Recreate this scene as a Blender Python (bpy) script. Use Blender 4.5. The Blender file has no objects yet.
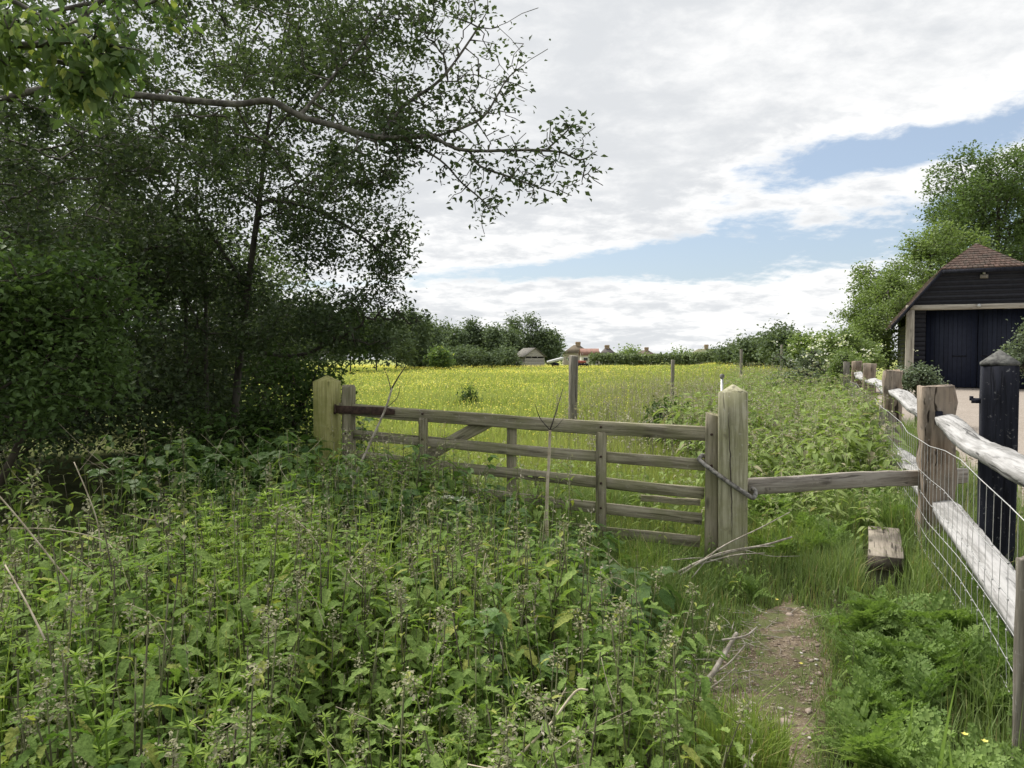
import bpy, math
import numpy as np
from mathutils import Vector, Matrix

rng = np.random.default_rng(11)
PI = math.pi
scene = bpy.context.scene
COL = scene.collection

# ------------------------------------------------------------------ camera, world, sun, exposure
FPX, EYE, PITCH = 740.0, 1.6, math.radians(2.0)
cam_data = bpy.data.cameras.new('camera')
cam_data.sensor_width = 36.0
cam_data.lens = 36.0 * FPX / 1024.0
cam_data.clip_start = 0.05
cam_data.clip_end = 3000.0
cam = bpy.data.objects.new('camera', cam_data)
COL.objects.link(cam)
cam.location = (0, 0, EYE)
cam.rotation_euler = (PI / 2 - PITCH, 0, 0)
scene.camera = cam

SUN_AZ, SUN_EL = math.radians(-48), math.radians(56)
world = bpy.data.worlds.new('World')
scene.world = world
world.use_nodes = True


class NT:
    """small helper around a node tree"""
    def __init__(s, tree):
        s.t = tree
        tree.nodes.clear()

    def n(s, typ, **kw):
        nd = s.t.nodes.new(typ)
        for k, v in kw.items():
            if k.startswith('i_'):
                key = k[2:]
                key = int(key) if key.isdigit() else key
                nd.inputs[key].default_value = v
            else:
                setattr(nd, k, v)
        return nd

    def l(s, a, b):
        s.t.links.new(a, b)

    def val(s, sock, x):
        if isinstance(x, (int, float)):
            sock.default_value = x
        else:
            s.l(x, sock)

    def m(s, op, a, b=0.0, c=None, clamp=False):
        nd = s.t.nodes.new('ShaderNodeMath')
        nd.operation = op
        nd.use_clamp = clamp
        s.val(nd.inputs[0], a)
        s.val(nd.inputs[1], b)
        if c is not None:
            s.val(nd.inputs[2], c)
        return nd.outputs[0]

    def mr(s, x, a, b, c=0.0, d=1.0, smooth=True):
        nd = s.t.nodes.new('ShaderNodeMapRange')
        nd.interpolation_type = 'SMOOTHSTEP' if smooth else 'LINEAR'
        s.val(nd.inputs[0], x)
        for i, q in enumerate((a, b, c, d)):
            nd.inputs[1 + i].default_value = q
        return nd.outputs[0]

    def mix(s, fac, a, b, blend='MIX'):
        nd = s.t.nodes.new('ShaderNodeMix')
        nd.data_type = 'RGBA'
        nd.blend_type = blend
        s.val(nd.inputs[0], fac)
        for sock, q in ((nd.inputs[6], a), (nd.inputs[7], b)):
            if isinstance(q, tuple):
                sock.default_value = (*q[:3], 1)
            else:
                s.l(q, sock)
        return nd.outputs[2]

    def noise(s, vec, scale, detail=4, rough=0.55, dist=0.0, out='Fac'):
        nd = s.t.nodes.new('ShaderNodeTexNoise')
        nd.inputs['Scale'].default_value = scale
        nd.inputs['Detail'].default_value = detail
        nd.inputs['Roughness'].default_value = rough
        nd.inputs['Distortion'].default_value = dist
        if vec is not None:
            s.l(vec, nd.inputs['Vector'])
        return nd.outputs[out]

    def mapping(s, vec, scale=(1, 1, 1), loc=(0, 0, 0), rot=(0, 0, 0)):
        nd = s.t.nodes.new('ShaderNodeMapping')
        s.l(vec, nd.inputs['Vector'])
        nd.inputs['Scale'].default_value = scale
        nd.inputs['Location'].default_value = loc
        nd.inputs['Rotation'].default_value = rot
        return nd.outputs[0]


def build_world():
    k = NT(world.node_tree)
    out = k.n('ShaderNodeOutputWorld')
    sky = k.n('ShaderNodeTexSky', sky_type='NISHITA', sun_disc=False, sun_elevation=SUN_EL, sun_rotation=SUN_AZ)
    sky.altitude = 50
    sky.air_density = 1.0
    sky.dust_density = 1.6
    sky.ozone_density = 1.2
    bg_sky = k.n('ShaderNodeBackground')
    bg_sky.inputs[1].default_value = 0.054
    k.l(k.mix(0.30, sky.outputs[0], (5.6, 6.4, 7.4)), bg_sky.inputs[0])
    tc = k.n('ShaderNodeTexCoord')
    sep = k.n('ShaderNodeSeparateXYZ')
    k.l(tc.outputs['Generated'], sep.inputs[0])
    X, Y, Z = sep.outputs
    # cloud sheet: direction projected on a level layer overhead
    zz = k.m('ADD', k.m('MAXIMUM', Z, 0.0), 0.20)
    cmb = k.n('ShaderNodeCombineXYZ')
    k.l(k.m('DIVIDE', X, zz), cmb.inputs[0])
    k.l(k.m('DIVIDE', Y, zz), cmb.inputs[1])
    P = cmb.outputs[0]
    n1 = k.noise(P, 1.25, 9, 0.60, 0.2)
    n2 = k.noise(k.mapping(P, loc=(7.3, 2.1, 0)), 3.4, 9, 0.62, 0.15)
    n3 = k.noise(k.mapping(P, loc=(1.3, 9.1, 0)), 0.6, 6, 0.6, 0.3)
    az = k.m('MULTIPLY', k.m('ARCTAN2', X, Y), 180 / PI)
    el = k.m('MULTIPLY', k.m('ARCSINE', Z), 180 / PI)
    # the long opening in the cloud, from low in front to higher on the right
    azp = k.m('MAXIMUM', az, 0.0)
    line = k.m('ADD', k.m('MULTIPLY', az, 0.07), 6.6)
    e = k.m('SUBTRACT', el, line)
    w = k.m('MINIMUM', k.m('ADD', k.m('MULTIPLY', k.m('MULTIPLY', azp, azp), 0.0062), 0.95), 2.7)
    q = k.m('DIVIDE', e, w)
    band = k.m('EXPONENT', k.m('MULTIPLY', k.m('MULTIPLY', q, q), -1.0))
    # a second opening above it on the right, parted from the first by a tongue of cloud
    eu = k.m('SUBTRACT', el, k.m('ADD', k.m('MULTIPLY', az, 0.10), 11.2))
    q2 = k.m('DIVIDE', eu, 1.9)
    up = k.m('EXPONENT', k.m('MULTIPLY', k.m('MULTIPLY', q2, q2), -1.0))
    up = k.m('MULTIPLY', up, k.mr(az, 13, 24))
    band = k.m('MAXIMUM', band, up)
    e = k.m('SUBTRACT', eu, k.m('MULTIPLY', k.mr(az, 10, 22, 1.0, 0.0), -3.0))
    band = k.m('MULTIPLY', band, k.mr(az, -14, 6, 0.45, 1.0))
    band = k.m('MULTIPLY', band, k.mr(az, 60, 100, 1.0, 0.2))
    n4 = k.noise(k.mapping(P, loc=(3.3, 5.1, 0), scale=(1.0, 1.2, 1)), 8.5, 8, 0.62, 0.2)
    dens = k.m('ADD', k.m('MULTIPLY', k.mr(n1, 0.3, 0.7, smooth=False), 0.45), k.m('MULTIPLY', k.mr(n2, 0.3, 0.7, smooth=False), 0.34))
    dens = k.m('ADD', dens, k.m('MULTIPLY', k.mr(n4, 0.3, 0.7, smooth=False), 0.26))
    dens = k.m('ADD', k.m('ADD', dens, 0.17), k.m('MULTIPLY', band, -0.70))
    dens = k.m('ADD', dens, k.mr(e, 2.0, 5.0, 0.0, 0.45))
    cover = k.mr(dens, 0.16, 0.46)
    # brightness of the cloud: thin bright rims and thicker grey undersides
    thick = k.m('ADD', k.m('ADD', k.m('MULTIPLY', n3, 0.40), k.m('MULTIPLY', n2, 0.38)), k.m('MULTIPLY', n4, 0.22))
    thick = k.m('ADD', thick, k.mr(dens, 0.35, 0.9, -0.05, 0.05))
    ccol = k.mix(k.mr(thick, 0.40, 0.60), (0.95, 0.95, 0.945), (0.67, 0.69, 0.715))
    bg_c = k.n('ShaderNodeBackground')
    k.l(ccol, bg_c.inputs[0])
    bg_c.inputs[1].default_value = 0.455
    mx = k.n('ShaderNodeMixShader')
    k.l(cover, mx.inputs[0])
    k.l(bg_sky.outputs[0], mx.inputs[1])
    k.l(bg_c.outputs[0], mx.inputs[2])
    k.l(mx.outputs[0], out.inputs[0])


build_world()
sun_data = bpy.data.lights.new('sun', 'SUN')
sun_data.energy = 2.5
sun_data.angle = math.radians(24)
sun_data.color = (1.0, 0.95, 0.87)
sun = bpy.data.objects.new('sun', sun_data)
COL.objects.link(sun)
sun.rotation_euler = Vector((math.sin(SUN_AZ) * math.cos(SUN_EL), math.cos(SUN_AZ) * math.cos(SUN_EL), math.sin(SUN_EL))).to_track_quat('Z', 'Y').to_euler()
sun.location = (-20, 15, 30)

vs = scene.view_settings
vs.view_transform = 'Standard'
vs.look = 'None'
vs.exposure = 1.32
vs.gamma = 1.0
vs.use_curve_mapping = False
scene.render.engine = 'CYCLES'
cy = scene.cycles
cy.max_bounces = 7
cy.diffuse_bounces = 4
cy.glossy_bounces = 2
cy.transmission_bounces = 4
cy.transparent_max_bounces = 4
cy.caustics_reflective = False
cy.caustics_refractive = False
cy.use_denoising = True
cy.use_adaptive_sampling = True
cy.adaptive_threshold = 0.015


# ------------------------------------------------------------------ geometry helpers
def at(px, py, Y):
    """world point on the ray of a measured pixel at depth Y"""
    dx = (px - 512) / FPX
    dz = (384 - py) / FPX
    d = np.array([dx, math.cos(PITCH) + dz * math.sin(PITCH), -math.sin(PITCH) + dz * math.cos(PITCH)])
    return np.array([0, 0, EYE]) + d * (Y / d[1])


def sstep(x, a, b):
    t = np.clip((np.asarray(x, float) - a) / (b - a), 0, 1)
    return t * t * (3 - 2 * t)


def fence_x(y):
    return 3.4 + 0.4 * (np.asarray(y, float) - 5.9)


def gz(x, y):
    """height of the ground"""
    x = np.asarray(x, float)
    y = np.asarray(y, float)
    z = 0.0028 * np.clip(y - 5, 0, 100)
    z = z + 0.0125 * np.clip(y - 5, 0, 28) * sstep(x - 0.25 * y, -1.5, 3)
    z = z - 0.006 * np.clip(y - 115, 0, 200)
    near = 1 - sstep(np.hypot(x, y), 12, 30)
    z = z + near * (0.022 * np.sin(1.7 * x + 0.6 * y) + 0.018 * np.sin(2.3 * y - 0.9 * x + 1.0) + 0.010 * np.sin(4.1 * x + 3.3 * y))
    return z


def vnoise(x, y, s, seed=0):
    """cheap smooth value noise in 0..1"""
    x = np.asarray(x, float) * s + seed * 17.31
    y = np.asarray(y, float) * s + seed * 7.77
    xi, yi = np.floor(x), np.floor(y)
    xf, yf = x - xi, y - yi
    xf, yf = xf * xf * (3 - 2 * xf), yf * yf * (3 - 2 * yf)
    h = lambda a, b: np.modf(np.abs(np.sin(a * 127.1 + b * 311.7) * 43758.5453))[0]
    return (h(xi, yi) * (1 - xf) + h(xi + 1, yi) * xf) * (1 - yf) + (h(xi, yi + 1) * (1 - xf) + h(xi + 1, yi + 1) * xf) * yf


class MB:
    """collects vertices and faces; build() links them as ONE mesh object"""
    def __init__(s):
        s.v, s.f, s.n = [], [], 0

    def add(s, V, F, m=0):
        V = np.asarray(V, np.float32).reshape(-1, 3)
        base = s.n
        s.v.append(V)
        s.n += len(V)
        groups = {}
        if isinstance(F, np.ndarray):
            groups[F.shape[1]] = F
        else:
            for f in F:
                groups.setdefault(len(f), []).append(f)
        for f in groups.values():
            s.f.append((np.asarray(f, np.int64) + base, m))

    def place(s, proto, M, T):
        """copies of a proto (V, [(F, mat)]) under 3x3 matrices M (n,3,3) and offsets T (n,3)"""
        V, FS = proto
        M = np.asarray(M, float)
        T = np.asarray(T, float)
        n = len(M)
        if n == 0:
            return
        W = np.einsum('nij,vj->nvi', M, V) + T[:, None, :]
        base = s.n
        s.v.append(W.reshape(-1, 3).astype(np.float32))
        s.n += n * len(V)
        off = (np.arange(n) * len(V))[:, None, None] + base
        for F, m in FS:
            s.f.append(((F[None] + off).reshape(-1, F.shape[1]), m))

    def proto(s):
        return np.concatenate(s.v).astype(float), [(f, m) for f, m in s.f]

    def build(s, name, mats, parent=None, loc=(0, 0, 0), rot=(0, 0, 0), smooth=False):
        me = bpy.data.meshes.new(name)
        V = np.concatenate(s.v) if s.v else np.zeros((0, 3), np.float32)
        me.vertices.add(len(V))
        me.vertices.foreach_set('co', V.astype(np.float32).ravel())
        loops = np.concatenate([f.ravel() for f, m in s.f]).astype(np.int32)
        tot = np.concatenate([np.full(len(f), f.shape[1], np.int32) for f, m in s.f])
        mi = np.concatenate([np.full(len(f), m, np.int32) for f, m in s.f])
        start = np.concatenate([[0], np.cumsum(tot)[:-1]]).astype(np.int32)
        me.loops.add(len(loops))
        me.loops.foreach_set('vertex_index', loops)
        me.polygons.add(len(tot))
        me.polygons.foreach_set('loop_start', start)
        me.polygons.foreach_set('material_index', mi)
        if smooth:
            me.polygons.foreach_set('use_smooth', np.ones(len(tot), bool))
        for m in (mats if isinstance(mats, (list, tuple)) else [mats]):
            me.materials.append(m)
        me.update(calc_edges=True)
        o = bpy.data.objects.new(name, me)
        COL.objects.link(o)
        o.location = loc
        o.rotation_euler = rot
        if parent is not None:
            o.parent = parent
        return o


def tag(o, label=None, cat=None, group=None, kind=None):
    for key, v in (('label', label), ('category', cat), ('group', group), ('kind', kind)):
        if v:
            o[key] = v
    return o


def thing(name, label, cat, loc=(0, 0, 0), rz=0.0, group=None):
    o = bpy.data.objects.new(name, None)
    o.empty_display_size = 0.2
    COL.objects.link(o)
    o.location = tuple(float(q) for q in loc)
    o.rotation_euler = (0, 0, rz)
    return tag(o, label, cat, group)


def copy_tree(src, loc, rz=0.0, scale=1.0, label=None, zs=1.0):
    r = src.copy()
    COL.objects.link(r)
    r.location = tuple(float(q) for q in loc)
    r.rotation_euler = (0, 0, rz)
    r.scale = (scale, scale, scale * zs)
    if label:
        r['label'] = label
    for ch in list(src.children):
        c = ch.copy()
        COL.objects.link(c)
        c.parent = r
    return r


def section(w, t, b):
    """bevelled rectangle, 8 points in (y, z)"""
    a, c = w / 2, t / 2
    return np.array([(-a + b, -c), (a - b, -c), (a, -c + b), (a, c - b), (a - b, c), (-a + b, c), (-a, c - b), (-a, -c + b)])


def loft(mb, rings, m=0, caps=True):
    """skin between rings of equal point count"""
    rings = np.asarray(rings, float)
    n, k = rings.shape[:2]
    i = np.arange(n - 1)[:, None] * k
    j = np.arange(k)[None]
    j2 = (j + 1) % k
    F = np.stack([i + j, i + j2, i + k + j2, i + k + j], -1).reshape(-1, 4)
    base = mb.n
    mb.v.append(rings.reshape(-1, 3).astype(np.float32))
    mb.n += n * k
    mb.f.append((F + base, m))
    if caps:
        mb.f.append((np.array([list(range(k))[::-1]]) + base, m))
        mb.f.append((np.array([list(range((n - 1) * k, n * k))]) + base, m))


def plank(mb, L, w, t, bev=0.006, seg=10, wob=0.003, m=0, x0=0.0, bend=None, taper=None, r=None):
    """sawn or cleft timber along +X, width along Y, thickness along Z"""
    r = r or rng
    sec = section(w, t, bev)
    rings = []
    ph = r.uniform(0, 6, 4)
    for i in range(seg + 1):
        u = i / seg
        s = sec.copy()
        if taper is not None:
            s = s * np.array(taper(u))
        s = s + r.normal(0, wob * 0.35, s.shape)
        oy = wob * (math.sin(u * 5 + ph[0]) + 0.5 * math.sin(u * 13 + ph[1]))
        oz = wob * (math.sin(u * 4 + ph[2]) + 0.5 * math.sin(u * 11 + ph[3]))
        if bend is not None:
            by, bz = bend(u)
            oy += by
            oz += bz
        rings.append(np.c_[np.full(8, x0 + u * L), s[:, 0] + oy, s[:, 1] + oz])
    loft(mb, rings, m)


def post(mb, h, w, d, top='pyramid', peak=0.07, bev=0.008, below=0.25, wob=0.003, m=0, seg=8):
    """upright post along +Z from -below, with a weathered top"""
    sec = section(w, d, bev)
    rings = []
    for i in range(seg + 1):
        z = -below + (h + below) * i / seg
        rings.append(np.c_[sec + rng.normal(0, wob * 0.4, sec.shape), np.full(8, z)])
    if top == 'pyramid':
        rings.append(np.c_[sec * 0.55, np.full(8, h + peak * 0.45)])
        rings.append(np.c_[sec * 0.06, np.full(8, h + peak)])
    elif top == 'round':
        for q in (0.3, 0.6, 0.85, 1.0):
            rings.append(np.c_[sec * np.array([1, math.sqrt(max(0.02, 1 - q * q))]), np.full(8, h + peak * q)])
    else:
        zt = h + rng.normal(0, 0.008, 8)
        rings[-1][:, 2] = zt
        rings.append(np.c_[sec * 0.93, zt + 0.006])
    loft(mb, rings, m)


def tube(mb, pts, rad, sides=6, m=0):
    pts = np.asarray(pts, float)
    n = len(pts)
    rad = np.full(n, rad, float) if np.isscalar(rad) else np.asarray(rad, float)
    tan = np.gradient(pts, axis=0)
    tan /= np.linalg.norm(tan, axis=1)[:, None] + 1e-9
    ref = np.array([0.31, 0.2, 0.93])
    rings = []
    for i in range(n):
        a = np.cross(tan[i], ref)
        if np.linalg.norm(a) < 0.15:
            a = np.cross(tan[i], [1, 0, 0])
        a /= np.linalg.norm(a)
        b = np.cross(tan[i], a)
        th = np.arange(sides) * 2 * PI / sides
        rings.append(pts[i] + rad[i] * (np.cos(th)[:, None] * a + np.sin(th)[:, None] * b))
    loft(mb, rings, m)


def smooth_path(pts, n=6):
    """Catmull-Rom through the points"""
    P = np.asarray(pts, float)
    if len(P) < 3:
        t = np.linspace(0, 1, n + 1)[:, None]
        return P[0] * (1 - t) + P[-1] * t
    Q = np.vstack([2 * P[0] - P[1], P, 2 * P[-1] - P[-2]])
    out = []
    for i in range(1, len(Q) - 2):
        for t in np.arange(n) / n:
            a, b, c, d = Q[i - 1], Q[i], Q[i + 1], Q[i + 2]
            out.append(0.5 * ((2 * b) + (-a + c) * t + (2 * a - 5 * b + 4 * c - d) * t ** 2 + (-a + 3 * b - 3 * c + d) * t ** 3))
    out.append(P[-1])
    return np.array(out)


def prisms(mb, A, B, ra, rb, sides=4, m=0):
    """many separate tapered twigs from A to B"""
    A, B = np.asarray(A, float), np.asarray(B, float)
    n = len(A)
    if n == 0:
        return
    d = B - A
    d /= np.linalg.norm(d, axis=1)[:, None] + 1e-9
    ref = np.where(np.abs(d[:, 2:3]) > 0.9, np.array([[1.0, 0, 0]]), np.array([[0, 0, 1.0]]))
    u = np.cross(d, ref)
    u /= np.linalg.norm(u, axis=1)[:, None] + 1e-9
    v = np.cross(d, u)
    th = np.arange(sides) * 2 * PI / sides
    ring = np.cos(th)[None, :, None] * u[:, None] + np.sin(th)[None, :, None] * v[:, None]
    V = np.concatenate([A[:, None] + ring * np.asarray(ra)[:, None, None], B[:, None] + ring * np.asarray(rb)[:, None, None]], 1)
    j = np.arange(sides)
    F = np.stack([j, (j + 1) % sides, sides + (j + 1) % sides, sides + j], -1)
    base = mb.n
    mb.v.append(V.reshape(-1, 3).astype(np.float32))
    mb.n += n * 2 * sides
    mb.f.append(((F[None] + (np.arange(n) * 2 * sides)[:, None, None] + base).reshape(-1, 4), m))


def basis(az, pitch, roll):
    """matrices whose columns are a leaf's side, length and face directions"""
    az, pitch, roll = np.broadcast_arrays(np.asarray(az, float), np.asarray(pitch, float), np.asarray(roll, float))
    y = np.stack([np.cos(pitch) * np.cos(az), np.cos(pitch) * np.sin(az), np.sin(pitch)], -1)
    x = np.stack([np.sin(az), -np.cos(az), np.zeros_like(az)], -1)
    z = np.cross(x, y)
    cr, sr = np.cos(roll)[..., None], np.sin(roll)[..., None]
    return np.stack([x * cr + z * sr, y, z * cr - x * sr], -1)


def rotz(a):
    a = np.asarray(a, float)
    c, s, o, i = np.cos(a), np.sin(a), np.zeros_like(a), np.ones_like(a)
    return np.stack([np.stack([c, -s, o], -1), np.stack([s, c, o], -1), np.stack([o, o, i], -1)], -2)


def tilt(az, t):
    """rotation by angle t about the level axis across azimuth az"""
    az, t = np.broadcast_arrays(np.asarray(az, float), np.asarray(t, float))
    kx, ky = -np.sin(az), np.cos(az)
    c, s = np.cos(t), np.sin(t)
    C = 1 - c
    z = np.zeros_like(c)
    return np.stack([np.stack([c + kx * kx * C, kx * ky * C, ky * s], -1), np.stack([kx * ky * C, c + ky * ky * C, -kx * s], -1), np.stack([-ky * s, kx * s, c + z], -1)], -2)


# ------------------------------------------------------------------ materials
def new_mat(name):
    m = bpy.data.materials.new(name)
    m.use_nodes = True
    return m, NT(m.node_tree)


def leaf_mat(name, dark, light, odd=None, trans=0.32, rough=0.55, spec=0.16, patch=1.2, bright=1.0, crinkle=0.0):
    m, k = new_mat(name)
    out = k.n('ShaderNodeOutputMaterial')
    geo = k.n('ShaderNodeNewGeometry')
    rnd = geo.outputs['Random Per Island']
    big = k.noise(geo.outputs['Position'], patch, 2, 0.5)
    f = k.m('ADD', k.m('MULTIPLY', rnd, 0.52), k.m('MULTIPLY', k.mr(big, 0.3, 0.7), 0.48))
    c = k.mix(f, tuple(bright * q for q in dark), tuple(bright * q for q in light))
    if odd:
        c = k.mix(k.mr(k.m('FRACT', k.m('MULTIPLY', rnd, 37.7)), 0.90, 0.97), c, odd)
    bs = k.n('ShaderNodeBsdfPrincipled')
    if crinkle:
        cr = k.noise(geo.outputs['Position'], 130, 3, 0.6)
        c = k.mix(k.mr(cr, 0.3, 0.7), k.mix(1.0, c, (0.68, 0.70, 0.66), 'MULTIPLY'), k.mix(1.0, c, (1.28, 1.22, 1.25), 'MULTIPLY'))
        bp = k.n('ShaderNodeBump')
        bp.inputs['Strength'].default_value = crinkle
        bp.inputs['Distance'].default_value = 0.006
        k.l(cr, bp.inputs['Height'])
        k.l(bp.outputs[0], bs.inputs['Normal'])
    k.l(c, bs.inputs['Base Color'])
    bs.inputs['Roughness'].default_value = rough
    bs.inputs['Specular IOR Level'].default_value = spec
    tr = k.n('ShaderNodeBsdfTranslucent')
    k.l(k.mix(1.0, c, (1.15, 1.25, 0.65), 'MULTIPLY'), tr.inputs[0])
    mx = k.n('ShaderNodeMixShader')
    mx.inputs[0].default_value = trans
    k.l(bs.outputs[0], mx.inputs[1])
    k.l(tr.outputs[0], mx.inputs[2])
    k.l(mx.outputs[0], out.inputs[0])
    return m


def wood_mat(name, dark, light, axis='x', scale=1.0, green=None, green_amt=0.4, crack=0.6, rough=0.85, stain=None):
    """weathered timber: fibres along one axis, drying cracks, algae"""
    m, k = new_mat(name)
    out = k.n('ShaderNodeOutputMaterial')
    tc = k.n('ShaderNodeTexCoord')
    s = {'x': (1.2, 22, 22), 'y': (22, 1.2, 22), 'z': (22, 22, 1.2)}[axis]
    info = k.n('ShaderNodeObjectInfo')
    off = k.n('ShaderNodeVectorMath', operation='SCALE')
    off.inputs[0].default_value = (3.1, 5.3, 2.7)
    k.l(k.m('MULTIPLY', info.outputs['Random'], 20.0), off.inputs['Scale'])
    ad = k.n('ShaderNodeVectorMath', operation='ADD')
    k.l(tc.outputs['Object'], ad.inputs[0])
    k.l(off.outputs[0], ad.inputs[1])
    P = k.mapping(ad.outputs[0], scale=tuple(q * scale for q in s))
    fib = k.noise(P, 2.2, 7, 0.68, 0.4)
    fib2 = k.noise(P, 0.55, 4, 0.6, 0.8)
    blot = k.noise(ad.outputs[0], 4.5 * scale, 5, 0.6)
    f = k.m('ADD', k.m('MULTIPLY', fib, 0.6), k.m('MULTIPLY', fib2, 0.5))
    c = k.mix(k.mr(f, 0.42, 0.66), dark, light)
    if green:
        g = k.m('MULTIPLY', k.mr(blot, 0.36, 0.62), green_amt)
        c = k.mix(g, c, green)
    if stain:
        c = k.mix(k.mr(k.noise(ad.outputs[0], 9 * scale, 4, 0.6), 0.60, 0.72, 0, 0.7), c, stain)
    ax = {'x': (2.2, 8, 8), 'y': (8, 2.2, 8), 'z': (8, 8, 2.2)}[axis]
    vo = k.n('ShaderNodeTexVoronoi')
    vo.inputs['Scale'].default_value = 1.0
    k.l(k.mapping(ad.outputs[0], scale=ax), vo.inputs['Vector'])
    c = k.mix(k.mr(vo.outputs['Distance'], 0.05, 0.16, 0.75, 0), c, tuple(q * 0.5 for q in dark))
    c = k.mix(k.mr(k.noise(ad.outputs[0], 38 * scale, 3, 0.6), 0.62, 0.70, 0, 0.45), c, tuple(0.5 * q + 0.22 for q in light))
    ck = k.mr(k.noise(P, 1.1, 3, 0.5, 1.2), 0.30, 0.37, 1.0, 0.0)
    c = k.mix(k.m('MULTIPLY', ck, crack), c, tuple(q * 0.22 for q in dark))
    bs = k.n('ShaderNodeBsdfPrincipled')
    k.l(c, bs.inputs['Base Color'])
    bs.inputs['Roughness'].default_value = rough
    bs.inputs['Specular IOR Level'].default_value = 0.2
    bp = k.n('ShaderNodeBump')
    bp.inputs['Strength'].default_value = 0.8
    bp.inputs['Distance'].default_value = 0.008
    k.l(k.m('SUBTRACT', f, k.m('MULTIPLY', ck, 0.8)), bp.inputs['Height'])
    k.l(bp.outputs[0], bs.inputs['Normal'])
    k.l(bs.outputs[0], out.inputs[0])
    return m


def plain_mat(name, c1, c2, scale=6.0, rough=0.8, metal=0.0, bump=0.3, spec=0.3, vec='Object', stretch=(1, 1, 1), detail=6, dist=0.01):
    m, k = new_mat(name)
    out = k.n('ShaderNodeOutputMaterial')
    if vec == 'Position':
        v = k.n('ShaderNodeNewGeometry').outputs['Position']
    else:
        v = k.n('ShaderNodeTexCoord').outputs[vec]
    n = k.noise(k.mapping(v, scale=stretch), scale, detail, 0.62)
    c = k.mix(k.mr(n, 0.32, 0.68), c1, c2)
    bs = k.n('ShaderNodeBsdfPrincipled')
    k.l(c, bs.inputs['Base Color'])
    bs.inputs['Roughness'].default_value = rough
    bs.inputs['Metallic'].default_value = metal
    bs.inputs['Specular IOR Level'].default_value = spec
    if bump:
        bp = k.n('ShaderNodeBump')
        bp.inputs['Strength'].default_value = bump
        bp.inputs['Distance'].default_value = dist
        k.l(n, bp.inputs['Height'])
        k.l(bp.outputs[0], bs.inputs['Normal'])
    k.l(bs.outputs[0], out.inputs[0])
    return m


M = {}
M['bark'] = plain_mat('bark', (0.035, 0.030, 0.024), (0.11, 0.10, 0.085), 14, 0.9, stretch=(1, 1, 0.35), bump=0.8, dist=0.02)
M['branch_bark'] = plain_mat('branch_bark', (0.05, 0.045, 0.038), (0.16, 0.15, 0.125), 18, 0.9, bump=0.7)
M['twig_bark'] = plain_mat('twig_bark', (0.035, 0.028, 0.02), (0.07, 0.06, 0.045), 8, 0.9, bump=0)
M['leaf_dark'] = leaf_mat('leaf_dark', (0.046, 0.068, 0.038), (0.120, 0.160, 0.082), trans=0.36)
M['leaf_mid'] = leaf_mat('leaf_mid', (0.040, 0.072, 0.020), (0.095, 0.150, 0.045), trans=0.34)
M['leaf_bright'] = leaf_mat('leaf_bright', (0.065, 0.120, 0.052), (0.21, 0.28, 0.10), odd=(0.36, 0.40, 0.12), trans=0.36)
M['leaf_shrub'] = leaf_mat('leaf_shrub', (0.055, 0.095, 0.034), (0.135, 0.205, 0.07), trans=0.32)
M['leaf_oak'] = leaf_mat('leaf_oak', (0.070, 0.113, 0.046), (0.19, 0.26, 0.105), trans=0.32, patch=0.5)
M['leaf_ash'] = leaf_mat('leaf_ash', (0.11, 0.16, 0.055), (0.245, 0.315, 0.125), trans=0.34, patch=0.5)
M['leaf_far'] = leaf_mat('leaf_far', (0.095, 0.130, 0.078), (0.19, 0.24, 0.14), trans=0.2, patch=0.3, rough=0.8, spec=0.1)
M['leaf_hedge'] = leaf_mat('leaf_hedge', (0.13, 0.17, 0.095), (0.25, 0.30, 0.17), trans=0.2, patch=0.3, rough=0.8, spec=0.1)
M['leaf_grey'] = leaf_mat('leaf_grey', (0.10, 0.13, 0.085), (0.22, 0.27, 0.18), trans=0.2)
M['nettle_leaf'] = leaf_mat('nettle_leaf', (0.105, 0.188, 0.040), (0.265, 0.37, 0.108), odd=(0.33, 0.37, 0.10), trans=0.36, rough=0.65, spec=0.12, crinkle=0.7, patch=2.2)
M['nettle_stem'] = plain_mat('nettle_stem', (0.06, 0.048, 0.034), (0.15, 0.17, 0.07), 6, 0.7, bump=0)
M['nettle_flower'] = leaf_mat('nettle_flower', (0.20, 0.195, 0.13), (0.37, 0.36, 0.235), trans=0.2, rough=0.8)
M['nettle_far'] = leaf_mat('nettle_far', (0.14, 0.205, 0.058), (0.32, 0.395, 0.15), odd=(0.33, 0.30, 0.20), trans=0.32, rough=0.7, spec=0.12)
M['cleavers'] = leaf_mat('cleavers', (0.15, 0.25, 0.035), (0.28, 0.38, 0.07), trans=0.4)
M['bramble_leaf'] = leaf_mat('bramble_leaf', (0.06, 0.125, 0.034), (0.16, 0.26, 0.08), trans=0.3, rough=0.42, crinkle=0.4)
M['fern_leaf'] = leaf_mat('fern_leaf', (0.105, 0.185, 0.045), (0.25, 0.35, 0.105), trans=0.32)
M['grass'] = leaf_mat('grass', (0.12, 0.19, 0.058), (0.28, 0.36, 0.135), odd=(0.36, 0.32, 0.15), trans=0.35, rough=0.6, patch=1.5)
M['grass_bright'] = leaf_mat('grass_bright', (0.14, 0.215, 0.045), (0.29, 0.37, 0.10), odd=(0.36, 0.32, 0.15), trans=0.4, rough=0.6)
M['grass_field'] = leaf_mat('grass_field', (0.205, 0.255, 0.072), (0.40, 0.435, 0.16), odd=(0.36, 0.32, 0.14), trans=0.4, rough=0.7, spec=0.15, patch=0.25)
M['seed_head'] = leaf_mat('seed_head', (0.25, 0.22, 0.19), (0.46, 0.43, 0.36), trans=0.3, rough=0.9, spec=0.1)
M['buttercup'] = leaf_mat('buttercup', (0.82, 0.68, 0.10), (0.90, 0.82, 0.26), trans=0.3, rough=0.4)
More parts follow.
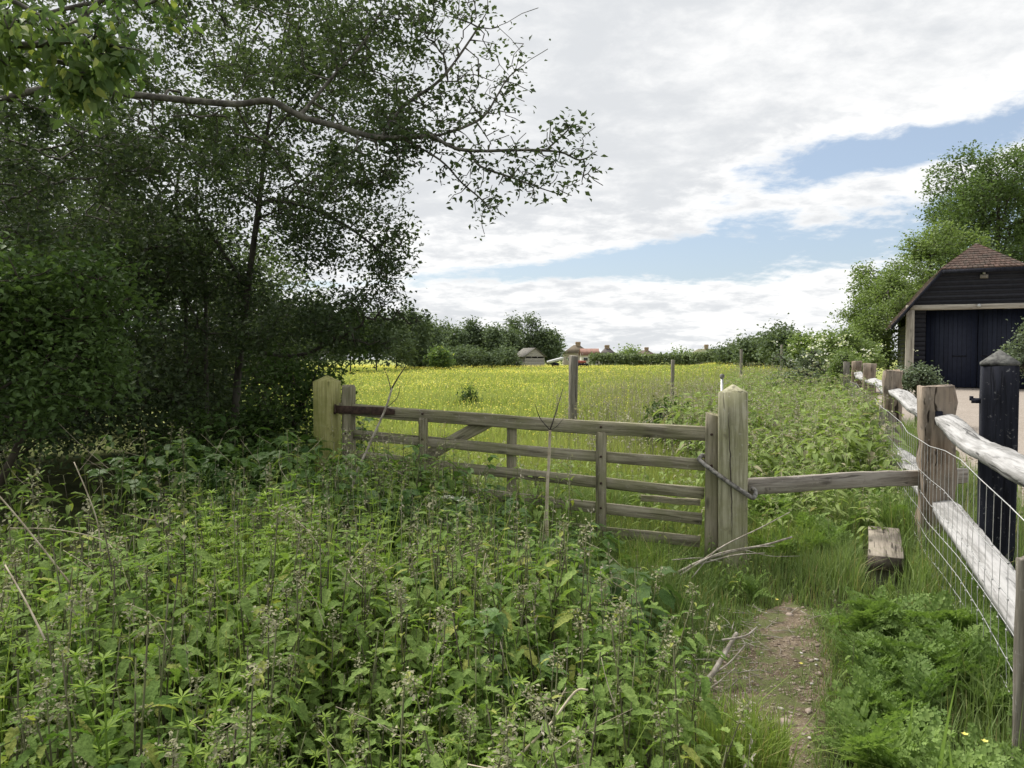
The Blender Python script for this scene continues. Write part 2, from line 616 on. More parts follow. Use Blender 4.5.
M['white_flower'] = leaf_mat('white_flower', (0.62, 0.62, 0.55), (0.85, 0.85, 0.8), trans=0.3, rough=0.8)
M['dry'] = plain_mat('dry_stem', (0.30, 0.25, 0.17), (0.52, 0.46, 0.35), 15, 0.85, bump=0)
M['dead_wood'] = plain_mat('dead_wood', (0.22, 0.19, 0.15), (0.48, 0.44, 0.38), 22, 0.9, bump=0.4)
M['post_wood'] = wood_mat('post_wood', (0.24, 0.225, 0.15), (0.50, 0.475, 0.345), 'z', green=(0.22, 0.23, 0.09), green_amt=0.45, stain=(0.20, 0.185, 0.12))
M['post_green'] = wood_mat('post_green', (0.23, 0.22, 0.085), (0.45, 0.425, 0.19), 'z', green=(0.20, 0.22, 0.04), green_amt=0.6, stain=(0.15, 0.145, 0.05))
M['gate_wood'] = wood_mat('gate_wood', (0.13, 0.115, 0.08), (0.42, 0.38, 0.285), 'x', green=(0.20, 0.205, 0.095), green_amt=0.5)
M['gate_wood_up'] = wood_mat('gate_wood_up', (0.13, 0.115, 0.08), (0.38, 0.34, 0.255), 'z', green=(0.20, 0.205, 0.095), green_amt=0.45)
M['rail_wood'] = wood_mat('rail_wood', (0.20, 0.175, 0.15), (0.40, 0.365, 0.32), 'x', stain=(0.12, 0.10, 0.08))
M['step_wood'] = wood_mat('step_wood', (0.13, 0.112, 0.09), (0.29, 0.255, 0.21), 'x', crack=0.8)
M['rail_underside'] = plain_mat('rail_underside', (0.09, 0.075, 0.06), (0.26, 0.23, 0.195), 20, 0.95, bump=0.9, stretch=(0.3, 1, 1))
M['crack_and_end_shade'] = plain_mat('crack_and_end_shade', (0.05, 0.042, 0.034), (0.12, 0.10, 0.08), 30, 0.9)
M['cleft_rail'] = wood_mat('cleft_rail', (0.20, 0.197, 0.19), (0.415, 0.412, 0.41), 'x', crack=0.75, scale=1.0)
M['cleft_post'] = wood_mat('cleft_post', (0.11, 0.080, 0.056), (0.34, 0.265, 0.20), 'z', scale=0.7, crack=0.95, green=(0.27, 0.25, 0.22), green_amt=0.4, stain=(0.10, 0.085, 0.07))
M['black_wood'] = wood_mat('black_wood', (0.008, 0.009, 0.014), (0.020, 0.022, 0.033), 'z', crack=0.5, rough=0.9)
M['grey_wood'] = wood_mat('grey_wood', (0.12, 0.108, 0.09), (0.27, 0.25, 0.215), 'z')
M['beam_wood'] = wood_mat('beam_wood', (0.26, 0.235, 0.20), (0.46, 0.43, 0.37), 'x', scale=0.5)
M['beam_up'] = wood_mat('beam_up', (0.26, 0.235, 0.20), (0.46, 0.43, 0.37), 'z', scale=0.5)
M['rust'] = plain_mat('rust', (0.045, 0.031, 0.027), (0.11, 0.070, 0.055), 25, 0.8, 0.3)
M['galv'] = plain_mat('galvanised_wire', (0.42, 0.43, 0.43), (0.62, 0.62, 0.61), 30, 0.5, 0.5, bump=0)
M['hose'] = plain_mat('old_hose', (0.07, 0.065, 0.058), (0.34, 0.325, 0.30), 26, 0.85, bump=0.9)
M['white_scrap'] = plain_mat('white_scrap', (0.36, 0.37, 0.38), (0.55, 0.56, 0.57), 10, 0.7)


# ------------------------------------------------------------------ the ground
def path_x(y):
    return np.interp(y, [1.2, 2.2, 2.9, 3.5, 4.3, 4.8, 5.3, 6.2], [0.86, 0.92, 0.98, 1.20, 1.58, 1.82, 2.02, 2.25])


def path_half(y):
    return np.interp(y, [1.2, 2.9, 3.6, 4.3, 4.7, 4.95], [0.25, 0.22, 0.29, 0.26, 0.16, -0.15])


def ground_material():
    m, k = new_mat('ground_soil')
    out = k.n('ShaderNodeOutputMaterial')
    P = k.n('ShaderNodeNewGeometry').outputs['Position']
    sep = k.n('ShaderNodeSeparateXYZ')
    k.l(P, sep.inputs[0])
    n = k.noise(P, 3.0, 8, 0.65)
    near = k.mix(k.mr(n, 0.3, 0.7), (0.035, 0.042, 0.018), (0.085, 0.095, 0.038))
    fld = k.mix(k.mr(k.noise(P, 0.35, 6, 0.65), 0.3, 0.7), (0.21, 0.25, 0.075), (0.31, 0.33, 0.12))
    fld = k.mix(k.mr(k.noise(P, 6.0, 4, 0.7), 0.55, 0.72, 0, 0.5), fld, (0.42, 0.36, 0.05))
    c = k.mix(k.mr(sep.outputs[1], 9, 22), near, fld)
    bs = k.n('ShaderNodeBsdfPrincipled')
    k.l(c, bs.inputs['Base Color'])
    bs.inputs['Roughness'].default_value = 1.0
    bs.inputs['Specular IOR Level'].default_value = 0.05
    bp = k.n('ShaderNodeBump')
    bp.inputs['Strength'].default_value = 0.6
    bp.inputs['Distance'].default_value = 0.05
    k.l(n, bp.inputs['Height'])
    k.l(bp.outputs[0], bs.inputs['Normal'])
    k.l(bs.outputs[0], out.inputs[0])
    return m


def grid_mesh(name, xs, ys, zf, mat, kind=None):
    mb = MB()
    X, Y = np.meshgrid(xs, ys) if np.ndim(xs) == 1 else (xs, ys)
    ny, nx = X.shape
    Z = zf(X, Y)
    i = np.arange(ny - 1)[:, None] * nx
    j = np.arange(nx - 1)[None]
    F = np.stack([i + j, i + j + 1, i + nx + j + 1, i + nx + j], -1).reshape(-1, 4)
    mb.add(np.stack([X, Y, Z], -1), F)
    o = mb.build(name, mat, smooth=True)
    if kind:
        o['kind'] = kind
    return o


def ground():
    a = np.arange(-14, 14.01, 0.25)
    far = 14 * np.power(1.16, np.arange(1, 31))
    xs = np.concatenate([-far[::-1], a, far])
    b = np.arange(-3, 20.01, 0.25)
    ys = np.concatenate([-3 - (far[::-1] - 14), b, 20 + (far - 14)])
    grid_mesh('ground', xs, ys, gz, ground_material(), 'structure')


ground()


def path():
    m, k = new_mat('path_dirt')
    out = k.n('ShaderNodeOutputMaterial')
    P = k.n('ShaderNodeNewGeometry').outputs['Position']
    n = k.noise(P, 5, 8, 0.65)
    fine = k.noise(P, 60, 4, 0.7)
    c = k.mix(k.mr(n, 0.35, 0.65), (0.095, 0.070, 0.046), (0.235, 0.185, 0.130))
    c = k.mix(k.mr(fine, 0.54, 0.62, 0, 0.8), c, (0.42, 0.35, 0.28))
    c = k.mix(k.mr(k.noise(P, 24, 5, 0.7), 0.38, 0.46, 0.75, 0), c, (0.06, 0.042, 0.03))
    c = k.mix(k.mr(k.noise(P, 6, 6, 0.65), 0.45, 0.57, 0, 0.85), c, (0.115, 0.135, 0.05))
    bs = k.n('ShaderNodeBsdfPrincipled')
    k.l(c, bs.inputs['Base Color'])
    bs.inputs['Roughness'].default_value = 0.95
    bs.inputs['Specular IOR Level'].default_value = 0.15
    bp = k.n('ShaderNodeBump')
    bp.inputs['Strength'].default_value = 0.9
    bp.inputs['Distance'].default_value = 0.02
    k.l(k.m('ADD', n, k.m('MULTIPLY', fine, 0.5)), bp.inputs['Height'])
    k.l(bp.outputs[0], bs.inputs['Normal'])
    k.l(bs.outputs[0], out.inputs[0])
    ys = np.arange(0.4, 5.05, 0.06)
    u = np.linspace(-1, 1, 15)
    U, Y = np.meshgrid(u, ys)
    half = np.maximum(path_half(Y), 0.0) + 0.05 * (Y < 4.7) + 0.12 * (vnoise(Y, Y * 0 + (U > 0), 2.5, 3) - 0.4) + 0.05 * (vnoise(Y, Y * 0 + (U > 0), 9, 6) - 0.5)
    X = path_x(Y) + U * half
    grid_mesh('path', X, Y, lambda x, y: gz(x, y) + 0.014 - 0.03 * np.abs(U) ** 6, m, 'structure')


path()


def gravel_yard():
    m, k = new_mat('gravel')
    out = k.n('ShaderNodeOutputMaterial')
    P = k.n('ShaderNodeNewGeometry').outputs['Position']
    vo = k.n('ShaderNodeTexVoronoi')
    vo.inputs['Scale'].default_value = 34
    k.l(P, vo.inputs['Vector'])
    n = k.noise(P, 1.2, 6, 0.6)
    c = k.mix(vo.outputs['Color'], (0.20, 0.172, 0.145), (0.37, 0.325, 0.285))
    c = k.mix(k.mr(n, 0.35, 0.65, 0, 0.5), c, (0.25, 0.215, 0.18))
    bs = k.n('ShaderNodeBsdfPrincipled')
    k.l(c, bs.inputs['Base Color'])
    bs.inputs['Roughness'].default_value = 0.9
    bs.inputs['Specular IOR Level'].default_value = 0.2
    bp = k.n('ShaderNodeBump')
    bp.inputs['Strength'].default_value = 0.9
    bp.inputs['Distance'].default_value = 0.012
    bp.invert = True
    k.l(vo.outputs['Distance'], bp.inputs['Height'])
    k.l(bp.outputs[0], bs.inputs['Normal'])
    k.l(bs.outputs[0], out.inputs[0])
    ys = np.arange(1.0, 33, 0.25)
    u = np.linspace(0, 1, 40)
    U, Y = np.meshgrid(u, ys)
    X = fence_x(Y) + 1.05 + 0.35 * vnoise(Y, Y * 0, 0.8, 5) + U * 16
    grid_mesh('gravel_yard', X, Y, lambda x, y: gz(x, y) + 0.014, m, 'structure')


gravel_yard()

# ------------------------------------------------------------------ gate and its posts
PL = at(327, 384, 6.7)
PR = at(735, 384, 5.5)
GDIR = np.array([PR[0] - PL[0], PR[1] - PL[1], 0.0])
GLEN = float(np.linalg.norm(GDIR))
GDIR /= GLEN
GANG = math.atan2(GDIR[1], GDIR[0])


def gate_uv(px, py):
    """distance along the gate from the hinge post, and height, of a measured pixel on the gate's plane"""
    o = np.array([0, 0, EYE])
    d = at(px, py, 1.0) - o
    nrm = np.array([-GDIR[1], GDIR[0], 0])
    t = np.dot(np.array([PL[0], PL[1], 0]) - o, nrm) / np.dot(d, nrm)
    p = o + d * t
    return float(np.dot(p - np.array([PL[0], PL[1], p[2]]), GDIR)), float(p[2])


def gate_posts():
    zl, zr = float(gz(PL[0], PL[1])), float(gz(PR[0], PR[1]))
    mb = MB()
    post(mb, 1.39 - zl, 0.185, 0.185, peak=0.055, bev=0.01)
    o = mb.build('gate_post', M['post_green'], loc=(PL[0], PL[1], zl), rot=(0, 0, GANG))
    tag(o, 'yellow-green square wooden gate post with pointed top at the hinge end of the gate', 'post')
    mb = MB()
    post(mb, 1.345 - zr, 0.205, 0.19, peak=0.06, bev=0.01)
    o = mb.build('gate_post', M['post_wood'], loc=(PR[0], PR[1], zr), rot=(0.006, -0.01, GANG))
    ck = MB()
    zz_ = np.linspace(0.25, 1.25, 24)
    xx_ = -0.012 + 0.02 * np.sin(zz_ * 4) * 0.5 + rng.normal(0, 0.0015, 24)
    wd = 0.0035 * np.sin(np.linspace(0.05, PI - 0.05, 24)) + 0.0006
    ck.add(np.concatenate([np.c_[xx_ - wd, np.full(24, -0.0985), zz_], np.c_[xx_ + wd, np.full(24, -0.0985), zz_]]), [(i, 24 + i, 25 + i, i + 1) for i in range(23)])
    ck.build('drying_crack', M['crack_and_end_shade'], o)
    tag(o, 'pale square wooden gate post with pointed top at the latch end of the gate', 'post')
    return zl, zr


ZL, ZR = gate_posts()


def field_gate():
    root = thing('field_gate', 'weathered five-bar wooden field gate half sunk in nettles between two square posts', 'gate', (PL[0], PL[1], 0), GANG)

    def upright(name, px, top, bottom, w, t, off, round_top=False):
        u, zt = gate_uv(px, top)
        _, zb = gate_uv(px, bottom)
        mb = MB()
        post(mb, zt - zb, w, t, top='round' if round_top else 'flat', peak=0.03, bev=0.006, below=0.0)
        mb.build(name, M['gate_wood_up'], root, (u, off, zb), (0, 0.0, 0))

    def bar(name, x1, y1, x2, y2, w, t, off, mat='gate_wood', ext=(0, 0), bend=None):
        u1, z1 = gate_uv(x1, y1)
        u2, z2 = gate_uv(x2, y2)
        L = math.hypot(u2 - u1, z2 - z1)
        mb = MB()
        plank(mb, L + ext[0] + ext[1], t, w, bev=0.005, seg=16, wob=0.004, x0=-ext[0], bend=bend)
        mb.build(name, M[mat], root, (u1, off, z1), (0, -math.atan2(z2 - z1, u2 - u1), 0))

    upright('stile', 348.5, 388, 560, 0.105, 0.075, 0.0, True)
    upright('stile', 712.5, 415, 562, 0.095, 0.07, 0.0)
    s = lambda u: (0, -0.012 * math.sin(u * PI))
    bar('top_rail', 340, 408.0, 706, 434.5, 0.105, 0.06, 0.004, ext=(0.0, 0.03), bend=s)
    bar('rail', 352, 433.5, 705, 465.5, 0.088, 0.024, 0.0, bend=s)
    bar('rail', 352, 454.5, 704, 493.5, 0.088, 0.024, 0.0, bend=s)
    bar('rail', 352, 478, 702, 519.5, 0.088, 0.024, 0.0)
    bar('rail', 352, 504, 700, 542.5, 0.088, 0.024, 0.0)
    bar('rail', 640, 499, 700, 503, 0.05, 0.02, 0.036)
    upright('upright', 424.5, 419, 540, 0.085, 0.022, -0.025)
    upright('upright', 602, 433, 556, 0.085, 0.022, -0.026)
    upright('upright', 510.5, 420, 540, 0.085, 0.022, 0.026)
    bar('diagonal_brace', 394, 475, 488, 421, 0.105, 0.024, 0.027)
    bolt = None
    for bx, by in ((424.5, 413.5), (424.5, 439), (424.5, 461), (602, 426.5), (602, 456), (602, 482.5), (602, 507), (712, 434), (712, 465), (348, 433), (348, 454)):
        u, z = gate_uv(bx, by)
        if bolt is None:
            mb = MB()
            tube(mb, [(0, -0.047, 0), (0, -0.035, 0)], [0.009, 0.010], 8)
            bolt = mb.build('bolt', M['rust'], root, (u, 0, z))
        else:
            q = bolt.copy()
            COL.objects.link(q)
            q.parent = root
            q.location = (u, 0, z)
    # iron strap that carries the top rail on the hinge post
    u1, z1 = gate_uv(338, 409)
    u2, z2 = gate_uv(397, 411.5)
    mb = MB()
    plank(mb, u2 - u1, 0.008, 0.072, bev=0.002, seg=6, wob=0.0005, taper=lambda u: (1, 1 if u < 0.9 else 1 - 4 * (u - 0.9)))
    st = mb.build('hinge_strap', M['rust'], root, (u1, -0.046, z1), (0, -math.atan2(z2 - z1, u2 - u1), 0))
    mb = MB()
    tube(mb, smooth_path([(-0.10, 0.03, -0.035), (-0.02, 0.015, -0.035), (0.0, 0.0, -0.03), (0.0, 0.0, 0.045)], 4), 0.009, 8)
    mb.build('hinge_pin', M['rust'], st)
    # old hose slipped over latch stile and post
    ua, za = gate_uv(700, 460)
    ub, zb = gate_uv(753, 496)
    mb = MB()
    y0, y1 = -0.125, 0.125
    pts = [(ua, 0.0, za + 0.02), (ua + 0.006, -0.06, za + 0.004), (ua + 0.10, -0.095, za - 0.062), ((ua + ub) / 2 + 0.04, y0 - 0.002, (za + zb) / 2 - 0.022), (ub - 0.06, y0 - 0.004, zb + 0.045), (ub + 0.004, -0.112, zb + 0.006),
           (ub + 0.014, 0.05, zb + 0.03), (ub - 0.04, y1, zb + 0.05), ((ua + ub) / 2, y1, (za + zb) / 2 + 0.03), (ua + 0.03, 0.08, za + 0.02)]
    tube(mb, smooth_path(pts + [pts[0]], 6), 0.017, 8)
    o = mb.build('latch_loop', M['hose'], loc=(PL[0], PL[1], 0), rot=(0, 0, GANG), smooth=True)
    tag(o, 'grey rope-like loop slung round the gate stile and the pale gate post', 'loop')


field_gate()


# ------------------------------------------------------------------ stile: crossbar and step
def stile():
    a, b = at(748, 488, 5.56), at(966, 475, 6.12)
    d = b - a
    L = float(np.linalg.norm(d))
    mb = MB()
    plank(mb, L, 0.04, 0.125, bev=0.008, seg=18, wob=0.006, bend=lambda u: (0, 0.01 * math.sin(u * PI)))
    o = mb.build('stile_rail', M['rail_wood'], loc=tuple(a), rot=(0, -math.asin(d[2] / L), math.atan2(d[1], d[0])))
    tag(o, 'weathered grey-brown plank crossbar spanning from the pale gate post to the fence', 'rail')
    f, e = at(886, 557, 5.05), at(884, 529, 5.95)
    d = e - f
    L = float(np.linalg.norm(d))
    g = float(gz(f[0], f[1]))
    root = thing('stile_step', 'low wooden plank step on short legs beside the path under the crossbar', 'step', (f[0], f[1], g), math.atan2(d[1], d[0]))
    mb = MB()
    plank(mb, L, 0.225, 0.10, bev=0.005, seg=10, wob=0.002)
    mb.f[-2] = (mb.f[-2][0], 1)      # near end grain, its shade painted in as a darker colour
    mb.build('tread', [M['step_wood'], M['crack_and_end_shade']], root, (0, 0, f[2] - g - 0.05))
    for u in (0.13, L - 0.15):
        mb = MB()
        post(mb, f[2] - g - 0.095, 0.09, 0.13, top='flat', below=0.25)
        mb.build('leg', M['grey_wood'], root, (u, 0, 0))


stile()


# ------------------------------------------------------------------ cleft post and rail fence with wire netting
FY = [2.55, 5.9, 9.2, 12.5, 15.8]
FTOP = [1.33, 1.375, 1.44, 1.50, 1.53]


def fence():
    ang = math.atan2(1.0, 0.4)
    x0, y0 = float(fence_x(FY[0])), FY[0]
    z0 = float(gz(x0, y0))
    root = thing('post_and_rail_fence', 'cleft chestnut post and rail fence with silvery wavy rails and wire netting', 'fence', (x0, y0, z0), ang)
    T = np.hypot(0.4, 1.0)

    def loc(y, off=0.0, z=0.0):
        return np.array([(y - y0) * T, off, z])

    for i, y in enumerate(FY):
        x = float(fence_x(y))
        g = float(gz(x, y))
        mb = MB()
        r = rng
        w, d = [(0.2, 0.15), (0.17, 0.24), (0.17, 0.2), (0.16, 0.2), (0.16, 0.2)][i]
        post(mb, FTOP[i] - g, w, d, top='flat', bev=0.014, below=0.3, wob=0.02, seg=14)
        p = mb.build('fence_post', M['cleft_post'], root, loc(y, 0, g - z0), (r.normal(0, 0.012), r.normal(0, 0.012), r.normal(0, 0.05)))
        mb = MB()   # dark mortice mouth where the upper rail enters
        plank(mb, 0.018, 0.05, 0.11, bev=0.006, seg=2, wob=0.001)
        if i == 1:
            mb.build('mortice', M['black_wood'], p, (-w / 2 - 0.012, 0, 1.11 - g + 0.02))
    heights = [(1.13, 0.45)] * 5
    for i in range(4):
        ya, yb = FY[i], FY[i + 1]
        L = (yb - ya) * T
        for kx, (w, t) in enumerate(((0.155, 0.05), (0.185, 0.062))):
            za, zb = (heights[i][kx] + 0.015 * (ya - 5.9), heights[i][kx] + 0.015 * (yb - 5.9))
            if i == 0:
                za, zb = (1.06, 1.13) if kx == 0 else (0.40, 0.44)
            ph = [0.8, 2.0, 3.5, 0.3][i] + kx
            amp = 0.026 if kx == 0 else 0.007
            bend = lambda u, ph=ph, amp=amp: (0.03 * math.sin(3.5 * u + ph), amp * math.sin(6.5 * u + ph) + 0.4 * amp * math.sin(15 * u + 2 * ph) - amp * 0.3)
            tap = lambda u: (1 - 0.45 * max(0, (abs(u - 0.5) - 0.40) / 0.1), 1 - 0.35 * max(0, (abs(u - 0.5) - 0.40) / 0.1))
            mb = MB()
            plank(mb, L + 0.1, w, t, bev=0.007, seg=46, wob=0.0055, x0=-0.05, bend=bend, taper=tap)
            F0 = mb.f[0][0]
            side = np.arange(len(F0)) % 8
            mb.f = [(F0[(side > 1) & (side < 7)], 0), (F0[(side <= 1) | (side == 7)], 1)] + mb.f[1:]  # lower faces of each rail take the darker brown
            mb.build('fence_rail', [M['cleft_rail'], M['rail_underside']], root, loc(ya, 0, za - z0), (-0.22, -math.atan2(zb - za, L), 0))
    # netting stands on the path side of the posts
    wires = [0.06, 0.17, 0.28, 0.40, 0.54, 0.70, 0.96]
    off = 0.135
    ys = np.arange(2.6, 15.9, 0.55)
    mb = MB()
    S = (ys - y0) * T
    g = gz(fence_x(ys), ys) - z0
    for n_, h in enumerate(wires):
        pts = np.c_[S, off + 0.012 * np.sin(S * 2.1 + n_), g + h + 0.012 * np.sin(S * 1.3 + n_ * 2)]
        tube(mb, pts, 0.0026 if n_ in (0, 6) else 0.002, 5)
    sv = np.arange(S[0] + 0.03, S[-1], 0.15)
    gv = np.interp(sv, S, g)
    A, B = [], []
    for h0, h1 in zip(wires[:-1], wires[1:]):
        j = 0.009
        A.append(np.c_[sv + rng.normal(0, j, len(sv)), np.full(len(sv), off), gv + h0])
        B.append(np.c_[sv + rng.normal(0, j, len(sv)), np.full(len(sv), off), gv + h1])
    A, B = np.concatenate(A), np.concatenate(B)
    prisms(mb, A, B, np.full(len(A), 0.0014), np.full(len(A), 0.0014), 4)
    # knots at the crossings
    near = A[A[:, 0] < 6]
    for sgn in (1,):
        prisms(mb, near - [0.008, 0, 0], near + [0.008, 0, 0], np.full(len(near), 0.0042), np.full(len(near), 0.0042), 5)
    mb.build('wire_netting', M['galv'], root)
    for y, top, w in ((2.72, 0.83, 0.05), (15.3, 1.52, 0.12)):
        g_ = float(gz(fence_x(y), y))
        mb = MB()
        post(mb, top - g_, w, w, top='flat', below=0.2, wob=0.004)
        mb.build('stake', M['grey_wood'], root, loc(y, off + 0.03 + w / 2, g_ - z0))
    mb = MB()
    plank(mb, 0.42, 0.03, 0.09, seg=6, wob=0.004)
    mb.build('wooden_prop', M['grey_wood'], root, loc(9.05, 0.12, 1.0 - z0), (0, 1.0, 0))


fence()


def black_post():
    p = at(999, 384, 4.9)
    g = float(gz(p[0], p[1]))
    mb = MB()
    post(mb, 1.545 - g, 0.205, 0.205, top='flat', bev=0.006)
    o = mb.build('gate_post', M['black_wood'], loc=(p[0], p[1], g), rot=(0, 0, -0.50))
    tag(o, 'tall black-painted square post with pointed cap just behind the silvery rails', 'post')
    mb = MB()
    c_ = 0.105
    mb.add([(-c_, -c_, 0), (c_, -c_, 0), (c_, c_, 0), (-c_, c_, 0), (-c_, -c_, 0.02), (c_, -c_, 0.02), (c_, c_, 0.02), (-c_, c_, 0.02), (0, 0, 0.105)],
           [(0, 1, 5, 4), (1, 2, 6, 5), (2, 3, 7, 6), (3, 0, 4, 7), (3, 2, 1, 0), (4, 5, 8), (5, 6, 8), (6, 7, 8), (7, 4, 8)])
    mb.build('post_cap', plain_mat('weathered_cap', (0.035, 0.035, 0.035), (0.15, 0.15, 0.14), 22, 0.9, bump=0.6), o, (0, 0, 1.553 - g))
    mb = MB()
    q = at(986, 398, 4.9)
    tube(mb, [(-0.05, 0, 0), (0.02, 0, 0)], 0.018, 8)
    tube(mb, [(-0.05, 0, 0), (-0.05, 0, 0.03)], 0.012, 8)
    h = mb.build('gate_hook', M['black_wood'], o, (-0.105, -0.02, q[2] - g - 0.02))


black_post()


def field_posts():
    for px, top, Y, w, lab, cap in ((572.5, 356, 14, 0.14, 'stout grey post standing alone in the meadow behind the middle of the gate', False),
                                    (672.5, 360, 22, 0.085, 'thin pale post in the meadow left of the latch-end gate post', False),
                                    (741.5, 349.5, 24, 0.075, 'slender post rising above the pale gate post against the far bushes', False),
                                    (781.5, 345, 32, 0.085, 'small slim post in front of the round dark far bush', False)):
        p = at(px, top, Y)
        g = float(gz(p[0], p[1]))
        mb = MB()
        post(mb, p[2] - g, w, w * 0.9, top='flat', below=0.3, wob=0.006)
        o = mb.build('field_post', M['grey_wood'], loc=(p[0], p[1], g), rot=(rng.normal(0, 0.015), 0.01, 0.3))
        tag(o, lab, 'post')
    p = at(722, 377, 6.1)
    g = float(gz(p[0], p[1]))
    root = thing('metal_stake', 'thin grey metal stake with a round cap just left of the pale gate post', 'stake', (p[0], p[1], g))
    mb = MB()
    tube(mb, [(0, 0, -0.2), (0, 0, 0.6), (0, 0, p[2] - g)], 0.011, 8)
    mb.build('rod', M['galv'], root)
    mb = MB()
    h = p[2] - g
    tube(mb, [(0, 0, h - 0.012), (0, 0, h), (0, 0, h + 0.018), (0, 0, h + 0.027)], [0.012, 0.021, 0.019, 0.006], 10)
    mb.build('cap', M['hose'], root, smooth=True)


field_posts()


# ------------------------------------------------------------------ barn
def board_mat(name, axis, dark, light, width, rough=0.55, edge=0.9):
    """boarding: joints between boards and a slight tone of each board"""
    m, k = new_mat(name)
    out = k.n('ShaderNodeOutputMaterial')
    tc = k.n('ShaderNodeTexCoord')
    sep = k.n('ShaderNodeSeparateXYZ')
    k.l(tc.outputs['Object'], sep.inputs[0])
    co = k.m('DIVIDE', sep.outputs[{'x': 0, 'y': 1, 'z': 2}[axis]], width)
    fr = k.m('FRACT', co)
    idn = k.n('ShaderNodeTexWhiteNoise', noise_dimensions='1D')
    k.l(k.m('FLOOR', co), idn.inputs['W'])
    n = k.noise(tc.outputs['Object'], 7, 6, 0.65)
    c = k.mix(k.m('ADD', k.m('MULTIPLY', idn.outputs['Value'], 0.5), k.m('MULTIPLY', k.mr(n, 0.3, 0.7), 0.5)), dark, light)
    j = k.mr(fr, 0.0, 0.09, 1, 0)
    c = k.mix(k.m('MULTIPLY', j, edge), c, tuple(q * 0.2 for q in dark))
    bs = k.n('ShaderNodeBsdfPrincipled')
    k.l(c, bs.inputs['Base Color'])
    bs.inputs['Roughness'].default_value = rough
    bs.inputs['Specular IOR Level'].default_value = 0.25
    bp = k.n('ShaderNodeBump')
    bp.inputs['Distance'].default_value = 0.02
    k.l(k.m('SUBTRACT', k.m('ADD', k.m('MULTIPLY', fr, -0.6 if axis == 'z' else 0), k.m('MULTIPLY', n, 0.25)), j), bp.inputs['Height'])
    k.l(bp.outputs[0], bs.inputs['Normal'])
    k.l(bs.outputs[0], out.inputs[0])
    return m


def tile_mat(name, c1, c2, c3, scale=1.0):
    m, k = new_mat(name)
    out = k.n('ShaderNodeOutputMaterial')
    tc = k.n('ShaderNodeTexCoord')
    geo = k.n('ShaderNodeNewGeometry')
    rnd = geo.outputs['Random Per Island']
    n = k.noise(tc.outputs['Object'], 3 * scale, 6, 0.65)
    c = k.mix(rnd, c1, c2)
    c = k.mix(k.mr(n, 0.45, 0.65, 0, 0.75), c, c3)
    bs = k.n('ShaderNodeBsdfPrincipled')
    k.l(c, bs.inputs['Base Color'])
    bs.inputs['Roughness'].default_value = 0.9
    k.l(bs.outputs[0], out.inputs[0])
    return m


